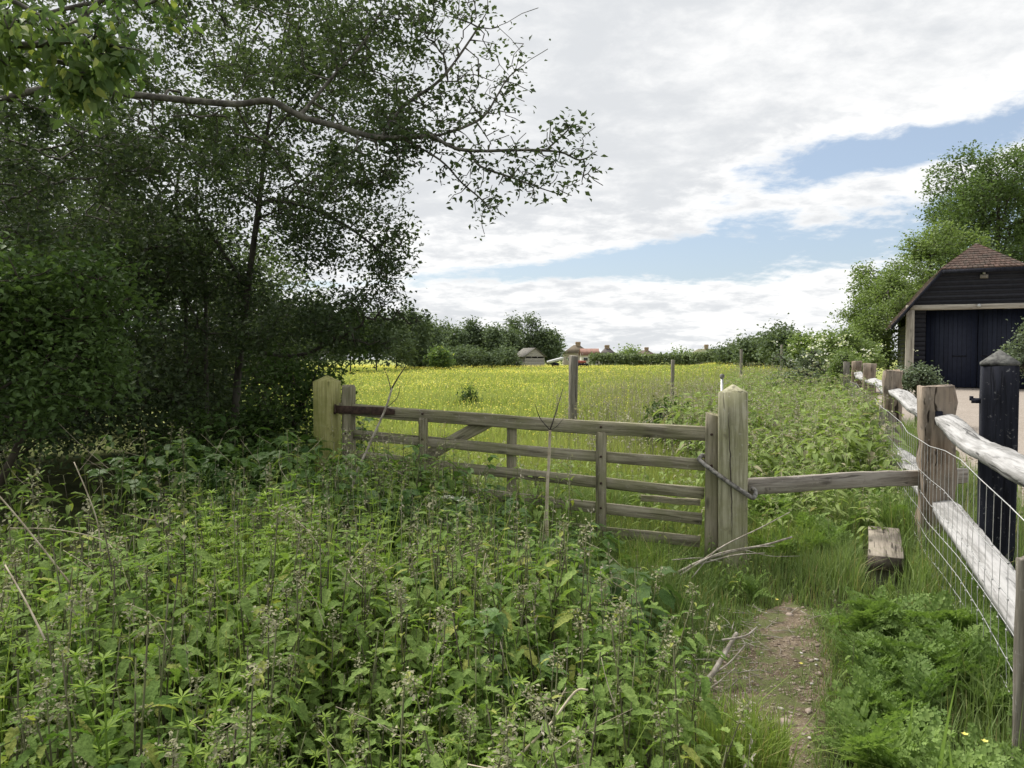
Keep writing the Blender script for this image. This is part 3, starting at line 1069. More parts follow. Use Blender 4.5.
def barn():
    W, D = 4.9, 7.0
    ang = -math.radians(24)
    p0 = at(909, 384, 30)
    g = 0.38
    root = thing('barn', 'black weatherboarded barn with half-hipped red tile roof at the end of the gravel yard', 'barn', (p0[0], p0[1], g), ang)
    weather = board_mat('black_weatherboard', 'z', (0.012, 0.014, 0.022), (0.030, 0.033, 0.046), 0.19)
    vert = board_mat('black_board_door', 'x', (0.007, 0.010, 0.024), (0.016, 0.021, 0.041), 0.16)
    tile = tile_mat('clay_tile', (0.10, 0.068, 0.055), (0.175, 0.112, 0.090), (0.11, 0.098, 0.082))
    eave = 2.92 - g
    hb = 5.10 - g            # foot of the half hip
    half = 1.40              # half width at the foot of the hip
    xm = W / 2
    rise = hb - eave
    xl = xm - half
    # slope of the sides is set by eave and hip foot
    xo = -0.70
    s_side = (hb - eave) / (xl - xo)
    ridge = 6.28 - g
    hipd = 1.55
    # weatherboarded gable: lapped boards as real steps
    mb = MB()
    z = 3.72 - g
    lap = 0.19
    while z < hb - 0.02:
        z2 = min(z + lap, hb)
        xa = xo + (z - eave) / s_side + 0.10
        xb = xo + (z2 - eave) / s_side + 0.10
        mb.add([(xa, -0.03, z), (W - xa, -0.03, z), (W - xb, -0.006, z2), (xb, -0.006, z2), (xa, 0.03, z), (W - xa, 0.03, z)], [(0, 1, 2, 3), (4, 5, 1, 0)])
        z = z2
    mb.build('gable_boarding', weather, root)
    # pale oak front frame
    bz = 3.63 - g
    mb = MB()
    plank(mb, W + 0.3, 0.24, 0.20, bev=0.015, seg=12, wob=0.008, x0=-0.15)
    mb.build('beam', M['beam_wood'], root, (0, 0.06, bz - 0.005))
    for x in (0.0, W):
        mb = MB()
        post(mb, bz - 0.105, 0.30, 0.26, top='flat', below=0.2, wob=0.006)
        mb.build('oak_post', M['beam_up'], root, (x, 0.07, 0))
    # recessed wall with boarded doors
    r = 0.75
    for xa, xb in ((0.0, 0.62), (W - 0.62, W)):
        mb = MB()
        z = 0.0
        while z < bz - 0.02:
            z2 = min(z + lap, bz)
            mb.add([(xa, r - 0.03, z), (xb, r - 0.03, z), (xb, r, z2), (xa, r, z2), (xa, r + 0.02, z), (xb, r + 0.02, z)], [(0, 1, 2, 3), (4, 5, 1, 0)])
            z = z2
        mb.build('front_wall', weather, root)
    for i, (xa, xb) in enumerate(((0.63, xm - 0.01), (xm + 0.01, W - 0.63))):
        mb = MB()
        plank(mb, xb - xa, 0.06, bz - 0.12, bev=0.004, seg=2, wob=0.0005)
        d = mb.build('door', vert, root, (xa, r + 0.02, (bz - 0.12) / 2 + 0.04))
        mb = MB()
        plank(mb, 0.5, 0.03, 0.06, bev=0.008, seg=2, wob=0.0005)
        mb.build('handle', M['black_wood'], d, (0.95 if i == 0 else 0.1, -0.05, -0.3))
    # side and back walls
    mb = MB()
    for x, sgn in ((0.0, -1), (W, 1)):
        z = 0.0
        while z < eave + 0.05:
            z2 = z + lap
            mb.add([(x + sgn * 0.03, 0.2, z), (x + sgn * 0.03, D, z), (x, D, z2), (x, 0.2, z2), (x, 0.2, z), (x, D, z)], [(0, 1, 2, 3), (4, 5, 1, 0)])
            z = z2
    mb.add([(0, D, 0), (W, D, 0), (W, D, eave + 0.3), (xm, D, ridge), (0, D, eave + 0.3)], [(0, 1, 2, 3, 4)])
    mb.build('side_wall', weather, root)
    # roof: courses of tiles lapped on each slope; the front slope is the half hip
    rf = MB()

    def slope(a, b, c, d, courses, step=0.18, thick=0.035):
        """a-b along the foot, d-c along the top"""
        a, b, c, d = (np.array(q, float) for q in (a, b, c, d))
        nrm = np.cross(b - a, d - a)
        nrm /= np.linalg.norm(nrm)
        if nrm[2] < 0:
            nrm = -nrm
        for i in range(courses):
            t0, t1 = i / courses, min(1, (i + 1.15) / courses)
            p0_, p1_ = a + (d - a) * t0, b + (c - b) * t0
            q0_, q1_ = a + (d - a) * t1, b + (c - b) * t1
            L = np.linalg.norm(p1_ - p0_)
            nt = max(1, int(round(L / step)))
            for j in range(nt):
                u0, u1 = j / nt + 0.004, (j + 1) / nt - 0.004
                off = rng.normal(0, 0.006)
                e = thick + off
                f0, f1 = p0_ + (p1_ - p0_) * u0, p0_ + (p1_ - p0_) * u1
                g0, g1 = q0_ + (q1_ - q0_) * u0, q0_ + (q1_ - q0_) * u1
                rf.add([f0 + nrm * e, f1 + nrm * e, g1 + nrm * 0.008, g0 + nrm * 0.008, f0, f1], [(0, 1, 2, 3), (4, 5, 1, 0)])
        rf.add([a - nrm * 0.06, b - nrm * 0.06, c - nrm * 0.05, d - nrm * 0.05], [(3, 2, 1, 0)])

    ov = -0.30
    slope((xl - 0.08, ov, hb), (W - xl + 0.08, ov, hb), (xm + 0.02, hipd, ridge), (xm - 0.02, hipd, ridge), 11)
    slope((xo, D + 0.2, eave), (xo, ov, eave), (xl, ov, hb), (xl, D + 0.2, hb), 12)
    slope((xl, D + 0.2, hb), (xl, ov, hb), (xm, hipd, ridge), (xm, D + 0.2, ridge), 9)
    slope((W - xo, ov, eave), (W - xo, D + 0.2, eave), (W - xl, D + 0.2, hb), (W - xl, ov, hb), 12)
    slope((W - xl, ov, hb), (W - xl, D + 0.2, hb), (xm, D + 0.2, ridge), (xm, hipd, ridge), 9)
    rf.build('roof', tile, root)
    # bargeboards and eave soffit
    mb = MB()
    for sg in (0, 1):
        for (xa, za, xb, zb) in ((xo, eave, xl, hb),):
            pa = np.array([xa if not sg else W - xa, ov - 0.02, za - 0.10])
            pb = np.array([xb if not sg else W - xb, ov - 0.02, zb - 0.10])
            up, dp = np.array([0, 0, 0.09]), np.array([0, 0.035, 0])
            loft(mb, [[pa - up, pa - up + dp, pa + up + dp, pa + up], [pb - up, pb - up + dp, pb + up + dp, pb + up]])
    pa, pb = np.array([xl, ov - 0.02, hb - 0.10]), np.array([W - xl, ov - 0.02, hb - 0.10])
    loft(mb, [[pa - (0, 0, .08), pa + (0, .035, -.08), pa + (0, .035, .08), pa + (0, 0, .08)], [pb - (0, 0, .08), pb + (0, .035, -.08), pb + (0, .035, .08), pb + (0, 0, .08)]])
    mb.build('bargeboard', M['black_wood'], root)
    # flood lamp on the gable, junction box on the beam
    mb = MB()
    plank(mb, 0.26, 0.12, 0.16, bev=0.03, seg=3, wob=0.001, taper=lambda u: (1, 1))
    lm = mb.build('flood_lamp', M['grey_wood'], root, (xm - 0.08, -0.12, 4.78 - g))
    mb = MB()
    tube(mb, [(0.13, 0.0, 0.18), (0.13, 0.0, 0.09)], [0.05, 0.05], 8)
    mb.build('bracket', M['galv'], lm)
    mb = MB()
    tube(mb, [(0, -0.10, 0), (0, -0.02, 0)], 0.07, 10)
    mb.build('sensor', M['galv'], root, (xm - 0.1, -0.06, bz + 0.02))


barn()


# ------------------------------------------------------------------ shed and far houses
def shed():
    a = at(525, 367, 95)
    g = float(gz(a[0], a[1]))
    W, D, eh, rh = 2.75, 3.6, 1.65, 2.6
    root = thing('shed', 'small weathered grey timber shed at the far edge of the meadow', 'shed', (a[0], 95, g), math.radians(22))
    wood = board_mat('grey_board', 'z', (0.27, 0.25, 0.235), (0.44, 0.415, 0.395), 0.22, 0.9)
    mb = MB()
    mb.add([(0, 0, 0), (W, 0, 0), (W, 0, 1.35), (0, 0, 1.35)], [(0, 1, 2, 3)])
    mb.add([(0, 0, 1.55), (W, 0, 1.55), (W / 2, 0, rh)], [(0, 1, 2)])
    mb.add([(W, 0, 0), (W, D, 0), (W, D, eh), (W, 0, eh)], [(0, 1, 2, 3)])
    mb.add([(0, D, 0), (W, D, 0), (W, D, eh), (W / 2, D, rh), (0, D, eh)], [(4, 3, 2, 1, 0)])
    mb.add([(0, 0, 0), (0, D, 0), (0, D, eh), (0, 0, eh)], [(3, 2, 1, 0)])
    mb.build('wall', wood, root)
    mb = MB()
    for sx in (-1, 1):
        e = W / 2 + sx * (W / 2 + 0.25)
        ez = eh - 0.25 * (rh - eh) / (W / 2)
        mb.add([(e, -0.2, ez), (e, D + 0.2, ez), (W / 2, D + 0.2, rh + 0.02), (W / 2, -0.2, rh + 0.02), (e, -0.2, ez + .07), (e, D + 0.2, ez + .07), (W / 2, D + 0.2, rh + .09), (W / 2, -0.2, rh + .09)],
               [(0, 1, 2, 3), (7, 6, 5, 4), (0, 3, 7, 4), (0, 4, 5, 1), (1, 5, 6, 2)])
    mb.build('roof', plain_mat('shed_roof', (0.11, 0.105, 0.095), (0.21, 0.20, 0.18), 3, 0.9), root)
    mb = MB()
    for x in (0.05, 0.9, 1.75, W - 0.05):
        plank(mb, 0.08, 0.06, 0.24, x0=x - 0.04, seg=1, wob=0)
    mb.build('gap_strut', wood, root, (0, 0.03, 1.45))
    # small machine parked beside the shed
    p = at(565, 367, 94)
    r2 = thing('farm_trailer', 'small pale and dark farm trailer beside the shed behind the stout post', 'trailer', (p[0] - 1.2, 94, float(gz(p[0], 94))), 0.2)
    mb = MB()
    plank(mb, 2.0, 1.0, 0.3, bev=0.05, seg=3)
    mb.build('bed', plain_mat('trailer_pale', (0.45, 0.46, 0.48), (0.6, 0.6, 0.6), 5), r2, (-1.0, 0, 0.85), (0, -0.25, 0))
    mb = MB()
    tube(mb, [(0, -0.55, 0.4), (0, -0.4, 0.4)], 0.4, 14)
    tube(mb, [(0, 0.4, 0.4), (0, 0.55, 0.4)], 0.4, 14)
    mb.build('wheel', M['black_wood'], r2)
    p = at(581, 366, 96)
    r3 = thing('red_machine', 'small bright red farm machine behind the stout meadow post', 'machine', (p[0], 96, float(gz(p[0], 96))), 0.4)
    mb = MB()
    red = plain_mat('red_paint', (0.28, 0.075, 0.055), (0.36, 0.11, 0.08), 4, 0.5)
    plank(mb, 1.3, 0.8, 0.45, bev=0.12, seg=4, x0=-0.75, taper=lambda u: (1, 1 - 0.35 * u))
    mb.build('body', red, r3, (0, 0, 0.85))
    mb = MB()
    for x in (-0.5, 0.5):
        for y in (-0.5, 0.5):
            tube(mb, [(x, y - 0.08, 0.35), (x, y + 0.08, 0.35)], 0.35, 12)
    mb.build('wheel', M['black_wood'], r3)


shed()


def bungalow(label, px_l, px_r, ridge_py, eave_py, Y, roof_c, wall_c, chim, hip=True, rz=0.0, dep=7.0, gable=None):
    a, b = at(px_l, eave_py, Y), at(px_r, eave_py, Y)
    W = float(b[0] - a[0])
    ez = float(a[2])
    rz_ = float(at(px_l, ridge_py, Y + dep / 2)[2])
    g = float(gz(a[0], Y))
    root = thing('bungalow', label, 'house', (a[0], Y, g), rz)
    e, r = ez - g, rz_ - g
    mb = MB()
    mb.add([(0.3, 0.3, 0), (W - 0.3, 0.3, 0), (W - 0.3, dep - 0.3, 0), (0.3, dep - 0.3, 0), (0.3, 0.3, e), (W - 0.3, 0.3, e), (W - 0.3, dep - 0.3, e), (0.3, dep - 0.3, e)],
           [(0, 1, 5, 4), (1, 2, 6, 5), (2, 3, 7, 6), (3, 0, 4, 7)])
    if not hip:
        for x in (0.3, W - 0.3):
            mb.add([(x, 0.3, e), (x, dep - 0.3, e), (x, dep / 2, r - 0.1)], [(0, 1, 2)])
    wl = mb.build('wall', plain_mat('render', tuple(q * 0.85 for q in wall_c), wall_c, 1.2, 0.9), root)
    for u in (0.25, 0.7):
        mb = MB()
        plank(mb, 1.3, 0.08, 1.0, seg=1, wob=0, bev=0.01)
        wd = mb.build('window', plain_mat('window_frame', (0.6, 0.6, 0.6), (0.7, 0.7, 0.7), 2, 0.5), root, (W * u - 0.65, 0.26, 1.5))
        mb = MB()
        plank(mb, 1.1, 0.02, 0.8, seg=1, wob=0, bev=0.005)
        mb.build('pane', plain_mat('glass_dark', (0.03, 0.035, 0.04), (0.05, 0.055, 0.06), 1, 0.1, bump=0), wd, (0.1, -0.05, 0))
    i = min(dep / 2 * 0.9, W * 0.4) if hip else 0.0
    mb = MB()
    V = [(0, 0, e), (W, 0, e), (W, dep, e), (0, dep, e), (i, dep / 2, r), (W - i, dep / 2, r)]
    mb.add(V, [(0, 1, 5, 4), (2, 3, 4, 5), (1, 2, 5), (3, 0, 4), (3, 2, 1, 0)] if hip else [(0, 1, 5, 4), (2, 3, 4, 5), (3, 2, 1, 0)])
    if not hip:
        for x in (-0.02, W + 0.02):
            mb.add([(x, 0, e - 0.12), (x, dep, e - 0.12), (x, dep / 2, r - 0.1), (x, 0, e + 0.08), (x, dep, e + 0.08), (x, dep / 2, r + 0.1)], [(0, 2, 5, 3), (2, 1, 4, 5)])
    rf = mb.build('roof', plain_mat('roof_tile', roof_c, tuple(q * 1.45 for q in roof_c), 1.5, 0.9, bump=0.4, stretch=(1, 1, 5), dist=0.1), root)
    for cx, top_py, w in chim:
        c = at(cx, top_py, Y + dep / 2)
        mb = MB()
        post(mb, float(c[2]) - g - (r - 0.8), w, w * 0.8, top='flat', below=0.3, wob=0.01, bev=0.03)
        ch = mb.build('chimney', plain_mat('chimney_brick', (0.22, 0.16, 0.12), (0.36, 0.28, 0.22), 4, 0.9), rf, (float(c[0] - a[0]), dep / 2, r - 0.8))
        mb = MB()
        plank(mb, w * 1.15, w * 0.95, 0.22, seg=1, wob=0, x0=-w * 0.575, bev=0.03)
        mb.build('chimney_cap', plain_mat('chimney_cap', (0.25, 0.17, 0.12), (0.4, 0.3, 0.2), 4, 0.9), ch, (0, 0, float(c[2]) - g - (r - 0.8) - 0.3))


bungalow('brown hipped-roof bungalow with pale chimney just right of the stout meadow post', 563, 592, 345.0, 353.5, 200, (0.11, 0.09, 0.065), (0.35, 0.31, 0.27), [(578, 341.8, 1.3)])
bungalow('bungalow with salmon red tiled roof and white gable behind the far hedge', 581, 600, 348.5, 355.5, 190, (0.20, 0.115, 0.092), (0.55, 0.53, 0.50), [], hip=False)
bungalow('dark slate-roofed bungalow with dark chimney right of the red roof', 599, 619, 347.5, 356.5, 205, (0.085, 0.075, 0.07), (0.5, 0.48, 0.45), [(607, 345, 1.25)])
bungalow('low brown-roofed house with chimney behind a green bush on the skyline', 633, 661, 350.2, 357, 215, (0.10, 0.08, 0.065), (0.4, 0.36, 0.3), [(646.5, 347.2, 1.1)])
bungalow('farthest low roof with two brick chimneys above the hedge, left of the dark bushes', 690, 740, 348.8, 356.5, 200, (0.12, 0.12, 0.07), (0.4, 0.36, 0.3), [(706.3, 344.5, 1.0), (730.5, 343.6, 1.0)])


# ------------------------------------------------------------------ leaves and plants as protos
def leaf_proto(fold=0.18, droop=0.15, wide=0.46, m=0):
    """simple folded leaf of length 1 along +Y"""
    V = np.array([(0, 0, 0), (-wide * .75, 0.30, fold), (-wide * .62, 0.66, fold * .7 - droop * .4), (0, 1, -droop), (wide * .62, 0.66, fold * .7 - droop * .4), (wide * .75, 0.30, fold), (0, 0.5, -droop * .25)], float)
    return V, [(np.array([(0, 6, 2, 1), (5, 4, 6, 0)]), m), (np.array([(6, 3, 2), (4, 3, 6)]), m)]


def kite_proto(fold=0.16, wide=0.30, m=0):
    """cheap leaf: two folded triangles"""
    V = np.array([(0, 0, 0), (-wide, 0.45, fold), (0, 1, 0), (wide, 0.45, fold)], float)
    return V, [(np.array([(0, 2, 1), (0, 3, 2)]), m)]


def serrated_leaf(n=11, wide=0.225, droop=0.60, fold=0.10, tooth=0.020, m=0):
    """nettle leaf: heart-shaped, toothed, folded along the midrib, drooping at the tip"""
    V, F = [], []
    for i in range(n + 1):
        u = i / n
        w = wide * (math.sin(PI * min(1, u * 0.92 + 0.10)) ** 0.8) * (1 - 0.35 * u)
        if i == n:
            w = 0
        z = -droop * u * u
        V.append((0, u, z))
        tk = tooth if i % 2 else -tooth
        wob = fold * (0.7 + 0.3 * math.sin(i * 2.1))
        V.append((-max(0, w + (tk if 0 < i < n else 0)), u + (0.04 if i % 2 else 0), z + wob * (1 if w > 0 else 0)))
        V.append((max(0, w + (tk if 0 < i < n else 0)), u + (0.04 if i % 2 else 0), z + wob * (1 if w > 0 else 0)))
    for i in range(n):
        a, b = i * 3, (i + 1) * 3
        F.append((a, b, b + 1, a + 1))
        F.append((a, a + 2, b + 2, b))
    return np.array(V, float), [(np.array(F), m)]


KITE = kite_proto()
LEAF = leaf_proto()
LEAF_LONG = leaf_proto(fold=0.14, droop=0.3, wide=0.33)
SERR = serrated_leaf()
SERR_LOW = serrated_leaf(n=4, tooth=0.0)


def scatter_leaves(mb, P, size, proto=KITE, jit=0.35, flat=0.6, r=rng, hang=-0.15):
    """leaves at points P with random facing, biased to lie level"""
    n = len(P)
    az = r.uniform(0, 2 * PI, n)
    pit = r.normal(hang, 0.55, n)
    rol = r.normal(0, flat, n)
    s = size * r.uniform(1 - jit, 1 + jit, n)
    mb.place(proto, basis(az, pit, rol) * s[:, None, None], P)


# ------------------------------------------------------------------ trees grown towards leaf volumes
def blob_points(blobs, r, clump=0.35, per=14):
    out = []
    for (cx, cy_, cz, rx, ry, rz, n) in blobs:
        k = max(2, int(n / per))
        d = r.normal(size=(k, 3))
        d /= np.linalg.norm(d, axis=1)[:, None]
        c = d * (r.uniform(0.15, 1, (k, 1)) ** (1 / 2.2))
        q = np.repeat(c, per, 0) + r.normal(0, clump * 0.55, (k * per, 3))
        ln = np.linalg.norm(q, axis=1)
        q = q[ln < 1.12]
        out.append(q * np.array([rx, ry, rz]) + np.array([cx, cy_, cz]))
    return np.concatenate(out)


def grow(limbs, targets, seg=0.22, r=rng):
    """limbs: polylines (first point joins the nearest earlier limb). Returns node positions, parents, tip counts."""
    pos, par = [], []
    for k, L in enumerate(limbs):
        L = np.asarray(L, float)
        if k == 0:
            prev = -1
        else:
            prev = int(np.argmin(((np.array(pos) - L[0]) ** 2).sum(1)))
        for i, p in enumerate(L):
            if k > 0 and i == 0:
                continue
            pos.append(p)
            par.append(prev)
            prev = len(pos) - 1
    n_limb = len(pos)
    pos = [np.array(p) for p in pos]
    cap = len(pos) + len(targets) * 30
    A = np.zeros((cap, 3))
    plen = np.zeros(cap)
    A[:len(pos)] = pos
    n = len(pos)
    for i in range(n):
        plen[i] = 0 if par[i] < 0 else plen[par[i]] + np.linalg.norm(A[i] - A[par[i]])
    base = A[:n].copy()
    dmin = np.array([np.min(((base - t) ** 2).sum(1)) for t in targets])
    for t in targets[np.argsort(dmin)]:
        d = np.sqrt(((A[:n] - t) ** 2).sum(1))
        j = int(np.argmin(d + 0.12 * plen[:n]))
        L = d[j]
        k = max(1, int(math.ceil(L / seg)))
        if n + k >= cap:
            break
        a = A[j].copy()
        bow = r.normal(0, 0.10 * L, 3) + np.array([0, 0, 0.06 * L])
        prev = j
        for i in range(1, k + 1):
            u = i / k
            A[n] = a * (1 - u) + t * u + bow * math.sin(u * PI) + (r.normal(0, 0.015, 3) if i < k else 0)
            par.append(prev)
            plen[n] = plen[prev] + L / k
            prev = n
            n += 1
    A = A[:n]
    par = np.array(par)
    haschild = np.zeros(n, bool)
    haschild[par[par >= 0]] = True
    cnt = np.where(haschild, 0, 1).astype(float)
    for i in range(n - 1, 0, -1):
        if par[i] >= 0:
            cnt[par[i]] += cnt[i]
    return A, par, cnt, n_limb


def plant_tree(name, label, cat, base, limbs, blobs, leaf, leaf_size, per_node, bark='twig_bark', twig=0.004, power=0.42, maxr=0.2, seg=0.22, spread=0.10,
               leaf_cnt=3, proto=KITE, seed=1, group=None, clump=0.35, extra=None, flat=0.6, keep=None, hang=-0.15, thin=None):
    """trunk + limbs + twigs in one mesh, leaves in another, under one Empty at the foot"""
    r = np.random.default_rng(seed)
    base = np.asarray(base, float)
    root = thing(name, label, cat, base, 0, group)
    T = blob_points(blobs, r, clump)
    if extra is not None:
        T = np.concatenate([T, extra])
    if keep is not None:
        T = T[keep(T)]
    A, par, cnt, nl = grow(limbs, T, seg, r)
    rad = np.minimum(twig * cnt ** power, maxr)
    ok = par >= 0
    i = np.where(ok)[0]
    mb = MB()
    big = rad[i] > 0.018
    a = A[par[i]] - base
    b = A[i] - base
    ra = np.minimum(rad[par[i]], rad[i] * 1.6 + 0.002)
    prisms(mb, a[~big], b[~big], ra[~big], rad[i][~big], 4)
    ib = i[big]
    if len(ib):
        dd = b[big] - a[big]
        ext = dd / (np.linalg.norm(dd, axis=1)[:, None] + 1e-9) * (rad[ib] * 0.35)[:, None]
        prisms(mb, a[big] - ext, b[big] + ext, ra[big], rad[ib], 8)
    mb.build('trunk', M[bark], root, smooth=True)
    tips = np.where(ok & (cnt <= leaf_cnt))[0]
    k = per_node
    u = r.uniform(0, 1, (len(tips), k, 1))
    P = A[par[tips]][:, None] * (1 - u) + A[tips][:, None] * u + r.normal(0, spread, (len(tips), k, 3))
    P = P.reshape(-1, 3) - base
    P = P[P[:, 2] + base[2] > gz(P[:, 0] + base[0], P[:, 1] + base[1]) + 0.03]
    if thin is not None:
        P = P[r.uniform(0, 1, len(P)) < thin(P + base)]
    ml = MB()
    scatter_leaves(ml, P, leaf_size, proto, r=r, flat=flat, hang=hang)
    ml.build('crown', M[leaf], root)
    return root


def px_poly(pts):
    """measured (px, py, depth) points to a smooth 3-D polyline"""
    return smooth_path([at(*p) for p in pts], 5)


def left_trees():
    # tree with the slim dark trunk beside the gate
    b = at(232, 440, 8.2)
    b[2] = gz(b[0], b[1])
    trunk = smooth_path([b, at(236, 400, 8.2), at(244, 320, 8.2), at(252, 255, 8.15), at(259, 205, 8.1), at(266, 140, 8.0), at(280, 60, 7.9), at(300, -60, 7.8)], 4)
    l2 = px_poly([(247, 290, 8.2), (215, 240, 8.4), (170, 180, 8.6), (120, 120, 8.8)])
    l3 = px_poly([(244, 330, 8.2), (262, 352, 7.9), (300, 355, 7.7), (335, 340, 7.5), (362, 325, 7.4)])
    l4 = px_poly([(260, 200, 8.1), (300, 205, 7.8), (345, 225, 7.7), (385, 255, 7.6)])
    l5 = px_poly([(266, 140, 8.0), (300, 100, 7.8), (340, 40, 7.7), (370, -60, 7.7)])
    l6 = px_poly([(259, 205, 8.1), (200, 160, 7.7), (140, 100, 7.2), (80, 30, 7.0)])

    def bl(px, py, Y, rx, ry, n, rd=None):
        c = at(px, py, Y)
        k = Y / FPX
        return (c[0], c[1], c[2], rx * k, rd or max(rx, ry) * k, ry * k, n)
    blobs = [bl(345, 225, 7.8, 70, 75, 260, 0.8), bl(395, 255, 7.7, 34, 32, 90, 0.5), bl(350, 328, 7.5, 68, 24, 180, 0.6), bl(350, 293, 7.6, 58, 20, 60, 0.5), bl(400, 318, 7.4, 22, 13, 24, 0.3), bl(290, 330, 7.8, 70, 30, 160, 0.7),
             bl(270, 150, 8.0, 90, 90, 320, 1.0), bl(330, 90, 7.8, 85, 90, 260, 0.9), bl(170, 150, 8.4, 90, 90, 300, 1.0), bl(160, 250, 8.6, 85, 60, 220, 1.0),
             bl(330, -40, 7.8, 110, 90, 160, 1.0), bl(150, -20, 8.2, 130, 110, 180, 1.1), bl(230, 300, 8.6, 70, 45, 160, 0.8)]
    plant_tree('thorn_tree', 'dark small-leaved tree with slim leaning trunk just left of the hinge gate post', 'tree', b, [trunk, l2, l3, l4, l5, l6], blobs,
               'leaf_dark', 0.050, 24, bark='bark', twig=0.0030, power=0.40, maxr=0.062, seg=0.20, spread=0.085, leaf_cnt=4, seed=3, proto=KITE, thin=lambda P: 1 - 0.55 * sstep(P[:, 0], -2.1, -1.1))

    # nearer tree whose long branch reaches out to the right across the sky
    b = np.array([-4.6, 5.3, float(gz(-4.6, 5.3))])
    trunk = smooth_path([b, (-4.5, 5.3, 1.2), (-4.25, 5.25, 2.4), (-4.0, 5.2, 3.4), (-3.7, 5.2, 4.5), (-3.3, 5.2, 5.6)], 4)
    main = px_poly([(-95, 150, 5.2), (0, 100, 5.1), (85, 84, 5.0), (122, 93, 5.0), (175, 99, 5.0), (235, 104, 5.0), (270, 101, 5.05), (300, 116, 5.1), (335, 126, 5.1), (375, 137, 5.1), (415, 137, 5.1), (440, 135, 5.1)])
    f1 = px_poly([(440, 135, 5.1), (462, 128, 5.15), (484, 116, 5.2), (497, 96, 5.2), (508, 78, 5.25), (527, 62, 5.3)])
    f2 = px_poly([(432, 136, 5.1), (455, 148, 5.05), (480, 151, 5.0), (525, 150, 5.0), (560, 152, 5.0), (580, 160, 5.0), (597, 151, 5.0)])
    f3 = px_poly([(470, 151, 5.03), (480, 166, 5.0), (510, 177, 5.0), (540, 188, 5.0), (562, 195, 5.0)])
    f4 = px_poly([(400, 137, 5.1), (440, 160, 5.2), (462, 183, 5.2), (482, 200, 5.2), (492, 214, 5.2)])
    f5 = px_poly([(545, 151, 5.0), (565, 133, 5.0), (574, 122, 5.0)])
    f6 = px_poly([(-60, 50, 5.2), (60, 10, 5.4), (180, -10, 5.6), (300, -20, 5.7), (400, -30, 5.8)])
    f7 = px_poly([(380, 137, 5.1), (405, 105, 5.3), (440, 80, 5.4), (470, 40, 5.5), (488, 10, 5.5)])
    f8 = px_poly([(235, 104, 5.0), (250, 130, 5.2), (275, 150, 5.4), (300, 190, 5.5)])
    f9 = px_poly([(300, 116, 5.1), (330, 80, 5.3), (365, 40, 5.5), (390, -10, 5.6)])
    blobs = [bl(440, 40, 5.5, 58, 60, 190, 0.5), bl(430, 125, 5.3, 70, 32, 120, 0.35), bl(380, 70, 5.6, 70, 70, 200, 0.6), bl(360, 170, 5.4, 70, 40, 130, 0.4),
             bl(270, 50, 5.7, 110, 60, 240, 0.7), bl(120, 40, 5.8, 120, 60, 240, 0.7), bl(200, 150, 5.7, 100, 40, 140, 0.6), bl(430, -60, 5.8, 90, 60, 110, 0.6), bl(230, -70, 5.8, 170, 60, 160, 0.8),
             bl(40, 150, 5.6, 100, 60, 330, 0.6), bl(0, 230, 5.5, 80, 70, 240, 0.5), bl(110, 190, 6.2, 80, 50, 200, 0.6)]
    r = np.random.default_rng(5)
    ex = []
    for L, n, s in ((f2, 46, 0.075), (f3, 42, 0.085), (f4, 30, 0.075), (f1, 40, 0.075), (f5, 16, 0.05), (main[40:], 30, 0.13), (f7, 40, 0.14)):
        for _ in range(int(n * 0.55)):
            i = int(r.uniform(0.22, 1) * (len(L) - 1))
            d = r.normal(0, 1, 3) * [1, 0.8, 0.9] + np.array([0.7, 0, 0.1])
            d /= np.linalg.norm(d)
            q = L[i].copy()
            for st in range(int(r.integers(2, 5))):
                d = d + r.normal(0, 0.25, 3)
                d /= np.linalg.norm(d)
                q = q + d * s * 0.9
                ex.append(q[None].copy())
    plant_tree('overhanging_tree', 'small-leaved tree whose long bare-sided branch reaches out right across the pale sky', 'tree', b, [trunk, main, f1, f2, f3, f4, f5, f6, f7, f8, f9], blobs,
               'leaf_dark', 0.042, 15, bark='branch_bark', twig=0.0026, power=0.36, maxr=0.085, seg=0.14, spread=0.042, leaf_cnt=3, seed=8, extra=np.concatenate(ex), thin=lambda P: 1 - 0.78 * sstep(P[:, 0], -1.35, -0.25))

    # broad-leaved spray hanging into the top left corner
    b = np.array([-3.9, 3.1, float(gz(-3.9, 3.1))])
    trunk = smooth_path([b, (-3.8, 3.1, 1.3), (-3.5, 3.05, 2.4), (-3.2, 3.0, 3.2)], 4)
    s1 = px_poly([(-250, 30, 3.05), (-60, 40, 3.0), (20, 45, 3.0), (80, 42, 3.0), (140, 50, 3.0)])
    s2 = px_poly([(-200, -20, 3.05), (-20, -10, 3.1), (60, 25, 3.1), (95, 5, 3.15), (130, -20, 3.2)])
    blobs = [bl(20, 42, 3.0, 45, 24, 50, 0.22), bl(75, 55, 3.0, 46, 28, 56, 0.22), bl(122, 48, 3.0, 30, 20, 28, 0.16), bl(10, 5, 3.1, 55, 22, 40, 0.25), bl(-60, 50, 3.0, 60, 50, 60, 0.3), bl(75, 92, 3.05, 25, 14, 14, 0.12), bl(130, 0, 3.3, 60, 18, 26, 0.2)]
    plant_tree('broadleaf_tree', 'large drooping yellow-green leaves of a tree filling the top left corner', 'tree', b, [trunk, s1, s2], blobs,
               'leaf_bright', 0.052, 7, bark='branch_bark', twig=0.003, power=0.42, maxr=0.05, seg=0.12, spread=0.05, leaf_cnt=3, seed=4, proto=LEAF_LONG, flat=0.7, hang=-0.5)

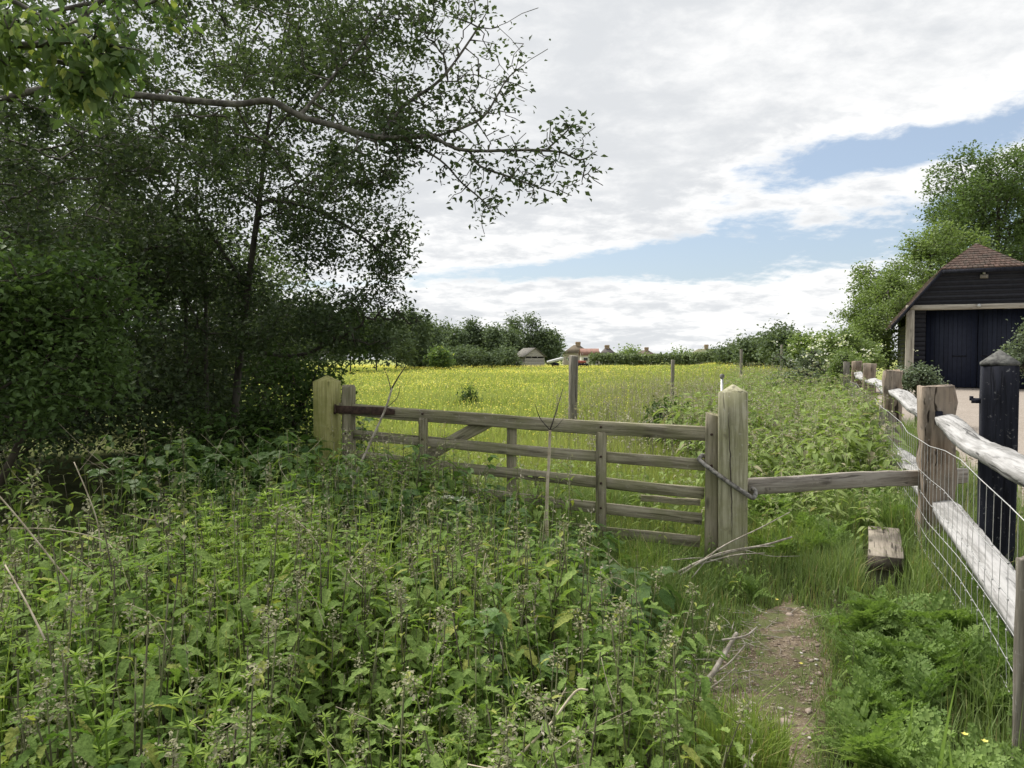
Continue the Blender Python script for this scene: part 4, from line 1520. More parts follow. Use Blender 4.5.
    # shrubs of the thicket: nearest on the left, then deeper in
    def shrub(label, bx, by, blobs, leaf, size, per, seed, spread=0.09, proto=KITE, name='shrub', stems=4, seg=0.2, leaf_cnt=4, flat=0.6):
        r = np.random.default_rng(seed)
        b = np.array([bx, by, float(gz(bx, by))])
        limbs = [np.array([b, b + [0, 0, 0.15]])]
        for k in range(stems):
            q = blobs[k % len(blobs)]
            e = np.array([q[0], q[1], q[2]]) + r.normal(0, 0.3, 3) * np.array(q[3:6])
            limbs.append(smooth_path([b + [0, 0, 0.1], b * 0.6 + e * 0.4 + r.normal(0, 0.12, 3) + [0, 0, 0.1], e], 4))
        return plant_tree(name, label, 'shrub', b, limbs, blobs, leaf, size, per, bark='twig_bark', twig=0.0032, power=0.42, maxr=0.05, seg=seg, spread=spread, leaf_cnt=leaf_cnt, seed=seed, proto=proto, flat=flat)

    shrub('leafy green bush at the left edge below the overhanging branches', -4.1, 5.0,
          [bl(30, 290, 5.0, 100, 50, 240, 0.5), bl(20, 355, 4.9, 85, 48, 200, 0.5), bl(50, 402, 4.9, 75, 22, 70, 0.35), bl(-80, 320, 5.0, 90, 100, 200, 0.6), bl(110, 345, 5.2, 60, 40, 80, 0.4)], 'leaf_shrub', 0.046, 26, 21, 0.10)
    shrub('dense dark bush behind the slim leaning trunk', -3.6, 9.6,
          [bl(240, 380, 9.6, 95, 62, 300, 0.8), bl(150, 350, 9.6, 95, 90, 320, 0.9), bl(250, 300, 9.8, 85, 45, 180, 0.8)], 'leaf_dark', 0.055, 26, 22, 0.13)
    shrub('dark tangled bush deep in the shade behind the left edge bush', -5.6, 7.4,
          [bl(90, 380, 7.4, 110, 90, 340, 0.7), bl(-30, 330, 7.4, 110, 140, 300, 0.8), bl(130, 260, 7.6, 90, 60, 180, 0.7)], 'leaf_dark', 0.055, 28, 23, 0.13)
    shrub('lighter green sapling bush at the foot of the slim leaning trunk', -2.55, 7.5,
          [bl(285, 400, 7.4, 40, 50, 130, 0.4), bl(225, 430, 7.2, 55, 26, 120, 0.4), bl(315, 385, 7.6, 26, 34, 60, 0.25)], 'leaf_mid', 0.055, 16, 24, 0.10)
    # backing hedge and trees behind the thicket
    for k, (x, y, w, h, lab) in enumerate(((-6.6, 9.3, 1.7, 7.2, 'tall dense dark tree closing the gap above the left edge bush'), (-5.2, 12.0, 1.8, 4.4, 'tall dark hedge tree right behind the slim trunk, deep in the thicket'), (-8.0, 11.5, 2.2, 6.6, 'broad dark tree behind the bushes at the left'),
                                           (-10.2, 10.5, 2.4, 7.4, 'tall dark tree at the far left behind the thicket'), (-7.2, 16, 2.2, 4.4, 'leafy tree behind the thicket at the left edge of the meadow'),
                                           (-12.5, 17, 3.0, 6.0, 'big dark tree far back on the left behind the thicket'))):
        g = float(gz(x, y))
        blobs = [(x, y, g + h * 0.55, w, w * 0.8, h * 0.45, 260), (x, y - 0.2, g + h * 0.22, w * 1.1, w * 0.8, h * 0.22, 200)]
        plant_tree('hedge_tree', lab, 'tree', (x, y, g), [smooth_path([(x, y, g), (x + .1, y, g + h * .3), (x - .1, y, g + h * .6), (x, y, g + h * .85)], 4)], blobs,
                   'leaf_dark', 0.10, 34, bark='bark', twig=0.005, maxr=0.12, seg=0.3, spread=0.20, seed=40 + k)
    # two slim bare stems seen inside the thicket
    for px0, px1, y0, lab in ((188, 176, 8.8, 'thin bare dark stem left of the slim leaning trunk'), (208, 196, 8.6, 'second thin bare stem close beside the slim leaning trunk')):
        b = at(px0, 440, y0)
        b[2] = gz(b[0], b[1])
        mb = MB()
        p = smooth_path([b, at(px0 - 2, 360, y0), at((px0 + px1) / 2 + 3, 290, y0), at(px1, 200, y0), at(px1 + 14, 120, y0)], 5) - b
        tube(mb, p, np.linspace(0.028, 0.012, len(p)), 7)
        tag(mb.build('sapling', M['bark'], loc=tuple(b), smooth=True), lab, 'sapling')


left_trees()


# ------------------------------------------------------------------ trees and bushes on the right and far away
def clump_tree(name, label, cat, px, top_py, bot_py, Y, halfw_px, leaf, size, n, seed, group=None, trunk_frac=0.3, lobes=7, per=7, base_z=None, power=0.42, twig=0.01, squash=1.0, conic=0.0):
    r = np.random.default_rng(seed)
    c = at(px, (top_py + bot_py) / 2, Y)
    k = Y / FPX
    hw = halfw_px * k
    zt, zb = at(px, top_py, Y)[2], at(px, bot_py, Y)[2]
    g = float(gz(c[0], Y)) if base_z is None else base_z
    blobs = []
    H = zt - zb
    blobs.append((c[0], Y, zb + H * 0.45, hw * 0.62, hw * 0.6 * squash, H * 0.42, n * 0.3))
    for i in range(lobes):
        a = 2 * PI * i / lobes + r.uniform(-.3, .3)
        v = r.uniform(0.22, 0.8)
        wv = (1 - conic * v) * math.sqrt(max(0.1, 1 - (2 * v - 0.85) ** 2 * 0.8))
        s = r.uniform(0.30, 0.44)
        blobs.append((c[0] + math.cos(a) * hw * 0.66 * wv, Y + math.sin(a) * hw * 0.6 * wv * squash, zb + H * v, hw * s * (1 - conic * v * .6), hw * s * squash, H * s * 0.62, n * 0.7 / lobes))
    blobs.append((c[0] + r.uniform(-.1, .1) * hw, Y, zb + H * 0.84, hw * 0.36 * (1 - .5 * conic), hw * 0.36 * squash, H * 0.16, n * 0.1))
    tp = smooth_path([(c[0], Y, g), (c[0] + .02 * hw, Y, g + (zb - g) * 0.6 + 0.2 * H), (c[0], Y, zb + H * 0.5), (c[0], Y, zb + H * 0.85)], 4)
    return plant_tree(name, label, cat, (c[0], Y, g), [tp], blobs, leaf, size, per, bark='bark', twig=twig, power=power, maxr=hw * 0.12, seg=max(0.3, hw * 0.12), spread=size * 1.5, seed=seed, group=group, leaf_cnt=3, clump=0.45)


def right_trees():
    clump_tree('oak_tree', 'tall dark green oak rising behind the barn at the right edge', 'tree', 998, 150, 320, 46, 92, 'leaf_oak', 0.19, 1900, 61, twig=0.012, lobes=13, per=30)
    clump_tree('oak_tree', 'dark oak crown behind the barn roof, cut by the right edge', 'tree', 1075, 175, 340, 50, 62, 'leaf_oak', 0.20, 1000, 62, twig=0.012, per=30)
    clump_tree('ash_tree', 'lighter green tree left of the barn roof in front of the oak', 'tree', 930, 226, 350, 41, 76, 'leaf_ash', 0.16, 1200, 63, lobes=11, per=30)
    clump_tree('ash_tree', 'pale green leafy tree sloping down left of the barn eaves', 'tree', 888, 268, 368, 37, 48, 'leaf_ash', 0.13, 760, 64, per=22)
    clump_tree('bush', 'bushy green shrub touching the left eaves of the barn', 'bush', 868, 306, 380, 33, 26, 'leaf_ash', 0.12, 460, 65, per=22)
    clump_tree('bush', 'low green bush left of the far end of the rail fence', 'bush', 846, 330, 380, 27, 36, 'leaf_ash', 0.11, 420, 66, per=22)
    clump_tree('bramble_bush', 'tangled pale bramble mound with white blossom left of the fence end', 'bush', 812, 350, 400, 19, 44, 'leaf_grey', 0.07, 460, 67, per=18, lobes=9)
    clump_tree('bramble_bush', 'grey-green bramble clump against the far posts of the rail fence', 'bush', 842, 352, 410, 17.5, 22, 'leaf_ash', 0.07, 260, 68, per=18)
    clump_tree('lavender_bush', 'small grey-green bush behind the rail fence in front of the barn door', 'bush', 918, 366, 398, 15.5, 22, 'leaf_grey', 0.06, 260, 69, per=18)
    clump_tree('olive_bush', 'silvery grey-green shrub poking in at the right edge in front of the barn', 'bush', 1030, 322, 372, 16, 26, 'leaf_grey', 0.07, 240, 70, per=16)
    # far bushes on the skyline right of the houses
    clump_tree('bush', 'round dark bush, largest of those on the skyline left of the bramble mound', 'bush', 786, 330, 366, 62, 28, 'leaf_far', 0.30, 420, 71, per=20)
    clump_tree('bush', 'lighter rounded bush just left of the round dark skyline bush', 'bush', 757, 339, 366, 70, 24, 'leaf_far', 0.30, 300, 72, per=20)
    clump_tree('bush', 'pale green bush just right of the round dark skyline bush', 'bush', 812, 334, 366, 58, 22, 'leaf_ash', 0.28, 260, 73, per=20)
    clump_tree('bush', 'small far bush at the right end of the hedge below the two-chimney roof', 'bush', 738, 347, 366, 90, 22, 'leaf_far', 0.35, 200, 74, per=18)
    # bushes between the houses
    for px, tp, hw, lab in ((631, 350, 14, 'green bush between the dark-roofed bungalow and the low brown-roofed house'), (682, 353, 14, 'low bush on the skyline left of the two-chimney roof'),
                            (553, 338, 9, 'thin light tree at the right flank of the big dark conifer'), (718, 352.5, 12, 'bush under the two brick chimneys')):
        clump_tree('bush', lab, 'bush', px, tp, 364, 150, hw, 'leaf_ash' if hw > 12 else 'leaf_far', 0.5, 160, 80 + px, per=7)


right_trees()
clump_tree('dock_plant', 'dark leafy weed clump in the meadow showing over the top gate rail', 'weed', 663, 405, 462, 11.5, 15, 'leaf_mid', 0.07, 90, 91, per=9)
clump_tree('dock_plant', 'small dark weed tuft alone in the meadow left of the stout post', 'weed', 470, 389, 412, 22, 6, 'leaf_mid', 0.08, 40, 92, per=8)


def far_hedge():
    # one clipped hedge along the far side of the meadow, right of the shed
    r = np.random.default_rng(17)
    xa, xb = at(590, 360, 112)[0], at(790, 360, 112)[0]
    n = 9000
    x = r.uniform(xa, xb, n)
    top = 1.65 + 0.35 * vnoise(x, x * 0, 0.35, 2) + 0.2 * vnoise(x, x * 0, 1.3, 4)
    z = gz(x, 112) + top * np.sqrt(r.uniform(0.0, 1, n))
    y = 112 + r.normal(0, 0.7, n)
    mb = MB()
    x0 = float((xa + xb) / 2)
    scatter_leaves(mb, np.c_[x - x0, y - 112, z], 0.42, KITE, r=r)
    root = thing('hedge', 'long low green hedge along the far side of the meadow in front of the bungalows', 'hedge', (x0, 112, 0))
    mb.build('foliage', M['leaf_hedge'], root)
    mb = MB()
    xs = np.arange(xa, xb, 1.2)
    A = np.c_[xs - x0, np.zeros(len(xs)), gz(xs, 112)]
    prisms(mb, A, A + [0, 0, 1.7], np.full(len(xs), 0.06), np.full(len(xs), 0.03), 5)
    mb.build('stems', M['bark'], root)


far_hedge()


def treeline():
    data = [(548, 333, 14, 106, 0.0, 'light bushy tree close behind the grey shed'), (527, 316, 30, 108, 0.35, 'tall dark conifer-like tree behind the grey shed'),
            (507, 331, 15, 104, 0.3, 'dark tree joined to the left flank of the tall conifer-like tree'), (494, 330, 10, 96, 0.5, 'pointed dark tree, second left of the tall conifer-like tree'),
            (482, 331, 8, 99, 0.6, 'slim pointed tree, third left of the tall conifer-like tree'), (471, 323, 10, 98, 0.55, 'taller slim tree, fourth left of the tall conifer-like tree'),
            (457, 329, 11, 95, 0.4, 'dark tree, fifth left of the tall conifer-like tree'), (443, 324, 11, 97, 0.6, 'pointed tree halfway along the far left row of trees'),
            (428, 322, 15, 88, 0.3, 'rounded tree left of the pointed one halfway along the far row'), (414, 315, 16, 82, 0.2, 'bushy tree standing a little higher in the far left row'),
            (396, 318, 16, 76, 0.1, 'bushy green tree under the right edge of the slim-trunked tree'), (376, 312, 20, 70, 0.1, 'nearer bushy tree of the far row behind the drooping branches'),
            (350, 310, 22, 66, 0.1, 'far row tree seen above the hinge gate post'), (318, 305, 26, 62, 0.1, 'far row tree seen just left of the hinge gate post'),
            (278, 300, 28, 58, 0.1, 'far row tree partly hidden behind the slim leaning trunk')]
    for i, (px, tp, hw, Y, con, lab) in enumerate(data):
        clump_tree('meadow_edge_tree', lab, 'tree', px, tp, 364, Y, hw, 'leaf_far' if i % 3 else 'leaf_mid' if Y < 80 else 'leaf_far', 0.36 if Y > 80 else 0.30, 330 if hw > 12 else 200, 100 + i, 'trees along the far left side of the meadow', conic=con, per=20, lobes=6)
    # low growth at their feet
    for px, hw, Y, lab in ((425, 22, 84, 'low bush at the foot of the far row, left half'), (468, 26, 90, 'low bush at the foot of the far row, middle'), (505, 18, 91, 'low bush left of the grey shed'), (440, 7, 78, 'small yellow-green sapling in front of the far row')):
        clump_tree('bush', lab, 'bush', px, 350 if hw > 10 else 352, 367, Y, hw, 'leaf_far' if hw > 10 else 'leaf_bright', 0.3, 170 if hw > 10 else 40, 150 + px, per=16)


treeline()


# ------------------------------------------------------------------ low plants
def gate_y(x):
    return np.interp(x, [-30, PL[0], PR[0], 30], [PL[1] + 0.6, PL[1], PR[1], PR[1]])


def nettle_edge(y):
    """right-hand limit of the tall nettles"""
    return np.interp(y, [1.0, 1.4, 2.0, 2.6, 3.0, 3.5, 4.2, 5.0, 6.0], [0.22, 0.34, 0.50, 0.54, 0.40, 0.22, 0.12, 0.05, -0.1])


def in_view(x, y, m=0.5):
    return np.abs(x) < 0.72 * y + m


def nettle_proto(r, h, nodes, leaf, detail=True, flower=0.0, m=(0, 1, 2), tall=False):
    """one nettle: square stem, crossed pairs of toothed leaves, tassels at the upper joints"""
    mb = MB()
    lean = r.uniform(0, 0.10)
    la = r.uniform(0, 2 * PI)
    pts = [np.array([math.cos(la) * lean * h * u * u, math.sin(la) * lean * h * u * u, h * u]) for u in np.linspace(0, 1, 5)]
    tube(mb, pts, np.linspace(0.0036, 0.0018, 5) * (1.15 if tall else 1), 4, m[1])
    P = SERR if detail else SERR_LOW
    a0 = r.uniform(0, PI)
    for i in range(nodes):
        u = 0.20 + 0.80 * (i / (nodes - 1)) ** 0.85
        c = np.array([math.cos(la) * lean * h * u * u, math.sin(la) * lean * h * u * u, h * u])
        s = leaf * (0.75 + 0.5 * math.sin(PI * min(1, 1.15 * (1 - u) + 0.16))) * (1 if u < 0.86 else 0.62)
        if u > 0.95:
            s *= 0.6
        az = a0 + i * PI / 2 + r.normal(0, 0.2)
        for k in (0, 1):
            a = az + k * PI + r.normal(0, 0.15)
            pit = r.normal(0.02, 0.22) if u < 0.86 else r.normal(0.45, 0.25)
            pet = 0.02 + 0.25 * s * (1 - u)
            q = c + np.array([math.cos(a), math.sin(a), 0.25]) * pet
            mb.add([c, c + [0, 0, 0.003], q + [0, 0, 0.002], q], [(0, 1, 2, 3)], m[1])
            V, FS = P
            B = basis(a, pit, r.normal(0, 0.2)) * s
            W = V @ B.T + q
            base = mb.n
            mb.v.append(W.astype(np.float32))
            mb.n += len(W)
            for F, mm in FS:
                mb.f.append((F + base, m[0]))
        if flower and u > 1 - flower:
            nb = 22 if detail else 7
            t = r.normal(0, 1, (nb, 3))
            t /= np.linalg.norm(t, axis=1)[:, None]
            pp = c + t * np.array([0.018, 0.018, 0.014]) + np.array([0, 0, -0.004])
            scatter_leaves(mb, pp, 0.010 if detail else 0.018, kite_proto(m=m[2]), r=r)
    if flower:
        nb = 26 if detail else 7
        pp = np.c_[r.normal(0, 0.010, nb), r.normal(0, 0.010, nb), r.uniform(-0.035, 0.03, nb)] + pts[-1]
        scatter_leaves(mb, pp, 0.011 if detail else 0.02, kite_proto(m=m[2]), r=r)
    return mb.proto()


def scatter(mb, protos, P, r, smin=0.8, smax=1.15, lean=0.12, zs=None):
    """stand protos at ground points P with random turn, lean and size"""
    n = len(P)
    which = r.integers(0, len(protos), n)
    R = tilt(r.uniform(0, 2 * PI, n), r.normal(0, lean, n)) @ rotz(r.uniform(0, 2 * PI, n))
    s = r.uniform(smin, smax, n)
    if zs is not None:
        s = s * zs
    R = R * s[:, None, None]
    for i, p in enumerate(protos):
        w = which == i
        mb.place(p, R[w], P[w])


def rand_area(r, x0, x1, y0, y1, dens):
    n = int((x1 - x0) * (y1 - y0) * dens)
    return r.uniform(x0, x1, n), r.uniform(y0, y1, n)


def seg_dist(x, y, x0, y0, x1, y1):
    dx, dy = x1 - x0, y1 - y0
    t = np.clip(((x - x0) * dx + (y - y0) * dy) / (dx * dx + dy * dy), 0, 1)
    return np.hypot(x - x0 - t * dx, y - y0 - t * dy)


def ground_pts(x, y):
    return np.c_[x, y, gz(x, y)]


def blades(mb, P, h, w, r, lean=0.35, m=0, curl=0.6):
    """grass blades: two bends, tapering to a point"""
    n = len(P)
    az = r.uniform(0, 2 * PI, n)
    d = np.c_[np.cos(az), np.sin(az), np.zeros(n)]
    sd = np.c_[-np.sin(az), np.cos(az), np.zeros(n)] * (np.broadcast_to(w, n)[:, None] / 2)
    hh = np.broadcast_to(h, n) * r.uniform(0.6, 1.25, n)
    l = np.abs(r.normal(0, lean, n)) * hh
    z = np.array([0, 0, 1.0])
    p1 = P + d * (l * 0.30)[:, None] + z * (hh * 0.55)[:, None]
    p2 = P + d * (l * (0.30 + curl))[:, None] + z * (hh * (1 - 0.25 * np.minimum(1, l / hh)))[:, None]
    V = np.stack([P - sd, P + sd, p1 + sd * 0.8, p1 - sd * 0.8, p2], 1)
    base = mb.n
    mb.v.append(V.reshape(-1, 3).astype(np.float32))
    mb.n += n * 5
    off = (np.arange(n) * 5)[:, None] + base
    mb.f.append((np.array([[0, 1, 2, 3]]) + off, m))
    mb.f.append((np.array([[3, 2, 4]]) + off, m))


def frond_proto(r, pairs=9, L=0.30, m=0, tooth=0.36):
    """one twice-cut leaf along +Y, arching"""
    mb = MB()
    K = kite_proto(fold=0.08, wide=tooth, m=m)
    B, T = [], []
    rach = []
    for i in range(pairs + 1):
        u = i / pairs
        c = np.array([0, u * L, 0.25 * L * math.sin(u * PI * 0.8) - 0.18 * L * u * u])
        rach.append(c)
        if i == 0:
            continue
        pl = 0.40 * L * (1 - u) ** 0.8 * (0.65 + 0.35 * min(1, u * 3)) + 0.012
        for sg in (-1, 1):
            a = PI / 2 - sg * (1.05 - 0.35 * u)
            n2 = max(1, int(pl / 0.010))
            dirv = np.array([math.cos(a), math.sin(a), -0.12])
            for j in range(n2 + 1):
                v = j / max(1, n2)
                q = c + dirv * pl * (0.15 + 0.8 * v)
                ll = 0.020 * (1 - 0.5 * v)
                for s2 in ((-1, 1) if j < n2 else (0,)):
                    B.append(basis(a + s2 * 0.75, r.normal(-0.05, 0.15), r.normal(0, 0.35)) * ll)
                    T.append(q)
    mb.place(K, np.array(B), np.array(T))
    tube(mb, rach, np.linspace(0.0022, 0.001, len(rach)), 3, m)
    return mb.proto()


def fern_plant_proto(r, fronds=8, L=0.32, m=0):
    mb = MB()
    fr = [frond_proto(r, L=L, m=m) for _ in range(2)]
    for i in range(fronds):
        a = 2 * PI * i / fronds + r.normal(0, 0.3)
        B = basis(a, r.uniform(0.35, 1.35), r.normal(0, 0.35)) * r.uniform(0.7, 1.15)
        mb.place(fr[i % 2], B[None], np.array([[0, 0, 0.02]]))
    return mb.proto()


def cleavers_proto(r, h=0.6, m=0):
    mb = MB()
    pts = [np.array([0.05 * math.sin(u * 3), 0.04 * math.cos(u * 2.5) - 0.04, h * u]) for u in np.linspace(0, 1, 6)]
    tube(mb, pts, 0.0018, 4, m)
    K = kite_proto(fold=0.06, wide=0.12, m=m)
    n = int(h / 0.05)
    for i in range(3, n + 1):
        u = i / n
        c = np.array([np.interp(u, np.linspace(0, 1, 6), [p[k] for p in pts]) for k in range(3)])
        k = 7
        a = np.arange(k) * 2 * PI / k + r.uniform(0, 1)
        mb.place(K, basis(a, r.normal(0.25, 0.12, k), 0) * (0.042 * (1.1 - 0.5 * u)), np.repeat(c[None], k, 0))
    return mb.proto()


def broad_proto(r, n=7, size=0.09, h=0.35, m=0, trio=True):
    """bramble-like spray: arching stalks carrying leaflets in threes"""
    mb = MB()
    S = serrated_leaf(n=5, wide=0.42, droop=0.25, tooth=0.03, m=m)
    for i in range(n):
        a = r.uniform(0, 2 * PI)
        e = np.array([math.cos(a), math.sin(a), 0]) * r.uniform(0.05, 0.24) + np.array([0, 0, h * r.uniform(0.45, 1.0)])
        tube(mb, [np.zeros(3), e * [0.4, 0.4, 0.7], e], 0.0022, 3, m)
        for da, sc in (((0, 1.0), (1.25, 0.8), (-1.25, 0.8)) if trio else ((0, 1.2),)):
            B = basis(a + da, r.normal(-0.15, 0.25), r.normal(0, 0.25)) * size * sc * r.uniform(0.8, 1.2)
            mb.place(S, B[None], e[None])
    return mb.proto()


def low_plants():
    r = np.random.default_rng(77)
    NM = [M['nettle_leaf'], M['nettle_stem'], M['nettle_flower']]

    # ---- the nettle bed in front of the gate
    near_p = [nettle_proto(r, h, int(7 + h * 5), lf, True, f) for h, f, lf in ((0.55, 0, .058), (0.65, 0, .064), (0.72, 0.14, .052), (0.78, 0, .06), (0.6, 0, .070), (0.7, 0, .048), (0.68, 0.12, .058))]
    mid_p = [nettle_proto(r, h, 8, 0.064, False, f) for h, f in ((0.55, 0), (0.65, 0.0), (0.72, 0.10), (0.6, 0), (0.66, 0), (0.63, 0), (0.7, 0))]

    def height(x, y):
        hmap = 0.82 + 0.42 * (vnoise(x, y, 1.1, 1) - 0.5) + 0.15 * (vnoise(x, y, 3.0, 2) - 0.5)
        hmap = hmap * (1 - 0.30 * sstep(y, 3.2, 4.6) * sstep(x, -1.0, 0.2)) * (1 + 0.10 * sstep(y, 4.2, 5.2) * sstep(-x, 0.2, 1.0))
        return hmap * (1 - 0.25 * sstep(x, nettle_edge(y) - 0.35, nettle_edge(y)))

    def bed_mask(x, y):
        ok = (x < nettle_edge(y) + 0.06 * np.sin(y * 7)) & (y < gate_y(x) + 0.5) & in_view(x, y, 0.45)
        end = 3.75 + 1.25 * (x + 2.8) + 0.5 * (vnoise(x, y, 1.4, 30) - 0.5)
        return ok & ((y < end) | (x > -0.9) | (r.uniform(0, 1, len(x)) < 0.06))
    x, y = rand_area(r, -5.2, 0.8, 0.95, 7.0, 112)
    k = bed_mask(x, y)
    x, y = x[k], y[k]
    # leave the camera's own footing clear
    k = np.hypot(x, y - 0.2) > 0.95
    x, y = x[k], y[k]
    mb = MB()
    near = y < 2.9
    scatter(mb, near_p, ground_pts(x[near], y[near]), r, 0.85, 1.12, 0.10, height(x[near], y[near]) / 0.72)
    scatter(mb, mid_p, ground_pts(x[~near], y[~near]), r, 0.85, 1.15, 0.10, height(x[~near], y[~near]) / 0.72)
    # shorter growth filling in between the tall stems
    x, y = rand_area(r, -3.2, 0.7, 0.95, 3.6, 46)
    k = bed_mask(x, y) & (np.hypot(x, y - 0.2) > 0.95)
    scatter(mb, near_p, ground_pts(x[k], y[k]), r, 0.55, 0.85, 0.18, height(x[k], y[k]) / 0.78)
    o = mb.build('nettle_bed', NM)
    tag(o, 'bed of green stinging nettles filling the ground before the gate', 'nettles', kind='stuff')

    # ---- the tall flowering nettles that stand out of the bed
    tall = []
    for i in range(4):
        mbp = MB()
        root = thing('tall_nettle', 'tall dark-stemmed nettle with purplish-grey flower spike standing out of the green bed', 'nettle', (0, 0, 0), 0, 'tall dark-stemmed nettles in flower')
        V, FS = nettle_proto(r, 0.92, 8, 0.062, True, 0.36, tall=True)
        for name, mi in (('leaves', 0), ('stem', 1), ('flower_spike', 2)):
            m1 = MB()
            keepF = [F for F, mm in FS if mm == mi]
            used = np.unique(np.concatenate([F.ravel() for F in keepF]))
            remap = np.full(len(V), -1)
            remap[used] = np.arange(len(used))
            m1.add(V[used], np.zeros((0, 4), int))
            m1.f = [(remap[F], 0) for F in keepF]
            m1.build(name, NM[mi], root)
        tall.append(root)
    spots = [(492, 625, 2.3), (577, 640, 2.15), (640, 650, 1.95), (690, 665, 2.0), (668, 630, 2.25), (395, 655, 1.75), (440, 640, 2.0), (300, 600, 2.2), (345, 570, 2.6), (415, 590, 2.5),
             (130, 650, 1.7), (175, 560, 2.9), (245, 655, 1.75), (55, 620, 2.0), (460, 560, 2.9), (530, 600, 2.6), (600, 600, 2.45), (365, 690, 1.5), (80, 690, 1.55), (215, 690, 1.45), (545, 680, 1.75), (610, 720, 1.55),
             (258, 580, 2.6), (95, 570, 2.7), (480, 690, 1.7), (700, 600, 2.6), (330, 545, 3.2), (420, 545, 3.3)]
    for i, (px, py, Y) in enumerate(spots):
        q = at(px, py, Y)
        g = float(gz(q[0], Y))
        hgt = q[2] - g
        sc = float(np.clip(hgt / 0.92 + 0.06, 0.75, 1.2))
        src = tall[i % 4]
        if i < 4:
            src.location = (q[0], Y, g)
            src.scale = (1, 1, sc)
            src.rotation_euler = (0.03, 0.05, i * 1.3)
        else:
            o = copy_tree(src, (q[0], Y, g), r.uniform(0, 6), 1.0, zs=sc)
            o.rotation_euler = (r.normal(0, 0.08), r.normal(0, 0.08), r.uniform(0, 6))

    # thin pale grasses standing up through it
    mb = MB()
    x, y = rand_area(r, -4.6, 0.7, 1.3, 6.2, 120)
    k = (x < nettle_edge(y) + 0.1) & in_view(x, y) & (y < gate_y(x)) & (vnoise(x, y, 1.3, 21) > 0.35) & (y < 3.9 + 1.25 * (x + 2.8))
    x, y = x[k], y[k]
    blades(mb, ground_pts(x, y), height(x, y) * 1.12, 0.005, r, 0.28)
    hx = r.uniform(0, 1, len(x)) < 0.07
    P = ground_pts(x[hx], y[hx])
    T = P + np.c_[r.normal(0, 0.06, hx.sum()), r.normal(0, 0.06, hx.sum()), height(x[hx], y[hx]) * r.uniform(1.0, 1.3, hx.sum())]
    prisms(mb, P, T, np.full(len(P), 0.0012), np.full(len(P), 0.0008), 3, 1)
    for j in range(12):
        u = r.uniform(0.84, 1.0, (len(P), 1))
        scatter_leaves(mb, P * (1 - u) + T * u + r.normal(0, 0.006, (len(P), 3)), 0.014, kite_proto(wide=0.2, m=1), r=r, hang=0.9)
    tag(mb.build('bed_grass', [M['grass_bright'], M['seed_head']]), 'thin grass blades and pale seed heads standing through the nettles', 'grass', kind='stuff')

    mb = MB()
    x, y = rand_area(r, -4.0, 0.6, 1.2, 6.0, 4.5)
    k = (x < nettle_edge(y)) & in_view(x, y) & (y < gate_y(x) - 0.1)
    for xx, yy in zip(x[k], y[k]):
        hh = float(height(np.array([xx]), np.array([yy]))[0])
        a, el_ = r.uniform(0, 2 * PI), r.uniform(0.0, 1.1)
        L = r.uniform(0.12, 0.42)
        c = np.array([xx, yy, float(gz(xx, yy)) + hh * r.uniform(0.75, 1.1)])
        d = np.array([math.cos(a) * math.cos(el_), math.sin(a) * math.cos(el_), math.sin(el_)])
        tube(mb, smooth_path([c - d * L / 2, c + r.normal(0, 0.03, 3) * L * 3, c + d * L / 2], 3), np.linspace(0.0017, 0.0008, 7), 4)
    tag(mb.build('straw', M['dry']), 'loose pale bits of dry straw caught among the nettles', 'straw', kind='stuff')

    # ---- yellow-green cleavers scrambling through
    mb = MB()
    cp = [cleavers_proto(r, h) for h in (0.5, 0.6, 0.7)]
    for cx, cy_, rad, n, zs in ((-1.12, 3.25, 0.34, 110, 1.32), (-0.72, 3.5, 0.22, 18, 1.2), (-0.02, 2.0, 0.20, 26, 1.0), (-0.42, 1.9, 0.16, 14, 1.05), (0.1, 1.6, 0.16, 14, 0.9), (-0.85, 1.75, 0.2, 10, 1.2), (-1.35, 2.2, 0.25, 10, 1.2)):
        a, q = r.uniform(0, 2 * PI, n), rad * np.sqrt(r.uniform(0, 1, n))
        scatter(mb, cp, ground_pts(cx + q * np.cos(a), cy_ + q * np.sin(a)), r, 0.85, 1.15, 0.22, np.full(n, zs))
    tag(mb.build('cleavers', M['cleavers']), 'yellow-green cleavers scrambling up through the nettle bed', 'weeds', kind='stuff')

    # weeds crowding the foot of the gate and mixed through the grass round the latch post
    mb = MB()
    x, y = rand_area(r, -0.6, 1.5, 4.5, 6.2, 44)
    d = gate_y(x) - y
    k = (d > 0.08) & (d < 0.9) & (x < 1.35 - 0.5 * vnoise(x, y, 2.0, 33))
    hh = np.where(x < 0.6, 0.62, 0.34) * (0.7 + 0.6 * vnoise(x, y, 1.8, 34))
    scatter(mb, mid_p, ground_pts(x[k], y[k]), r, 0.85, 1.15, 0.16, hh[k] / 0.72)
    x, y = rand_area(r, 0.3, 3.3, 3.2, 7.0, 15)
    k = (np.abs(x - path_x(y)) > path_half(y) + 0.10) & (x < fence_x(y) - 0.1) & (x > nettle_edge(y)) & (seg_dist(x, y, 2.5, 4.6, 2.98, 6.0) > 0.28) & (vnoise(x, y, 1.7, 35) > 0.4)
    scatter(mb, mid_p, ground_pts(x[k], y[k]), r, 0.3, 0.55, 0.2)
    tag(mb.build('gate_foot_weeds', NM), 'green weeds crowding the foot of the gate and mixed through the grass', 'weeds', kind='stuff')

    # ---- bramble and broad leaves at the edge of the thicket and along the foot of the gate
    mb = MB()
    bp = [broad_proto(r, n, s, h) for n, s, h in ((8, 0.085, 0.45), (9, 0.075, 0.55), (7, 0.095, 0.4))]
    lp = [broad_proto(r, 8, 0.14, 0.42, trio=False), broad_proto(r, 9, 0.12, 0.36, trio=False)]
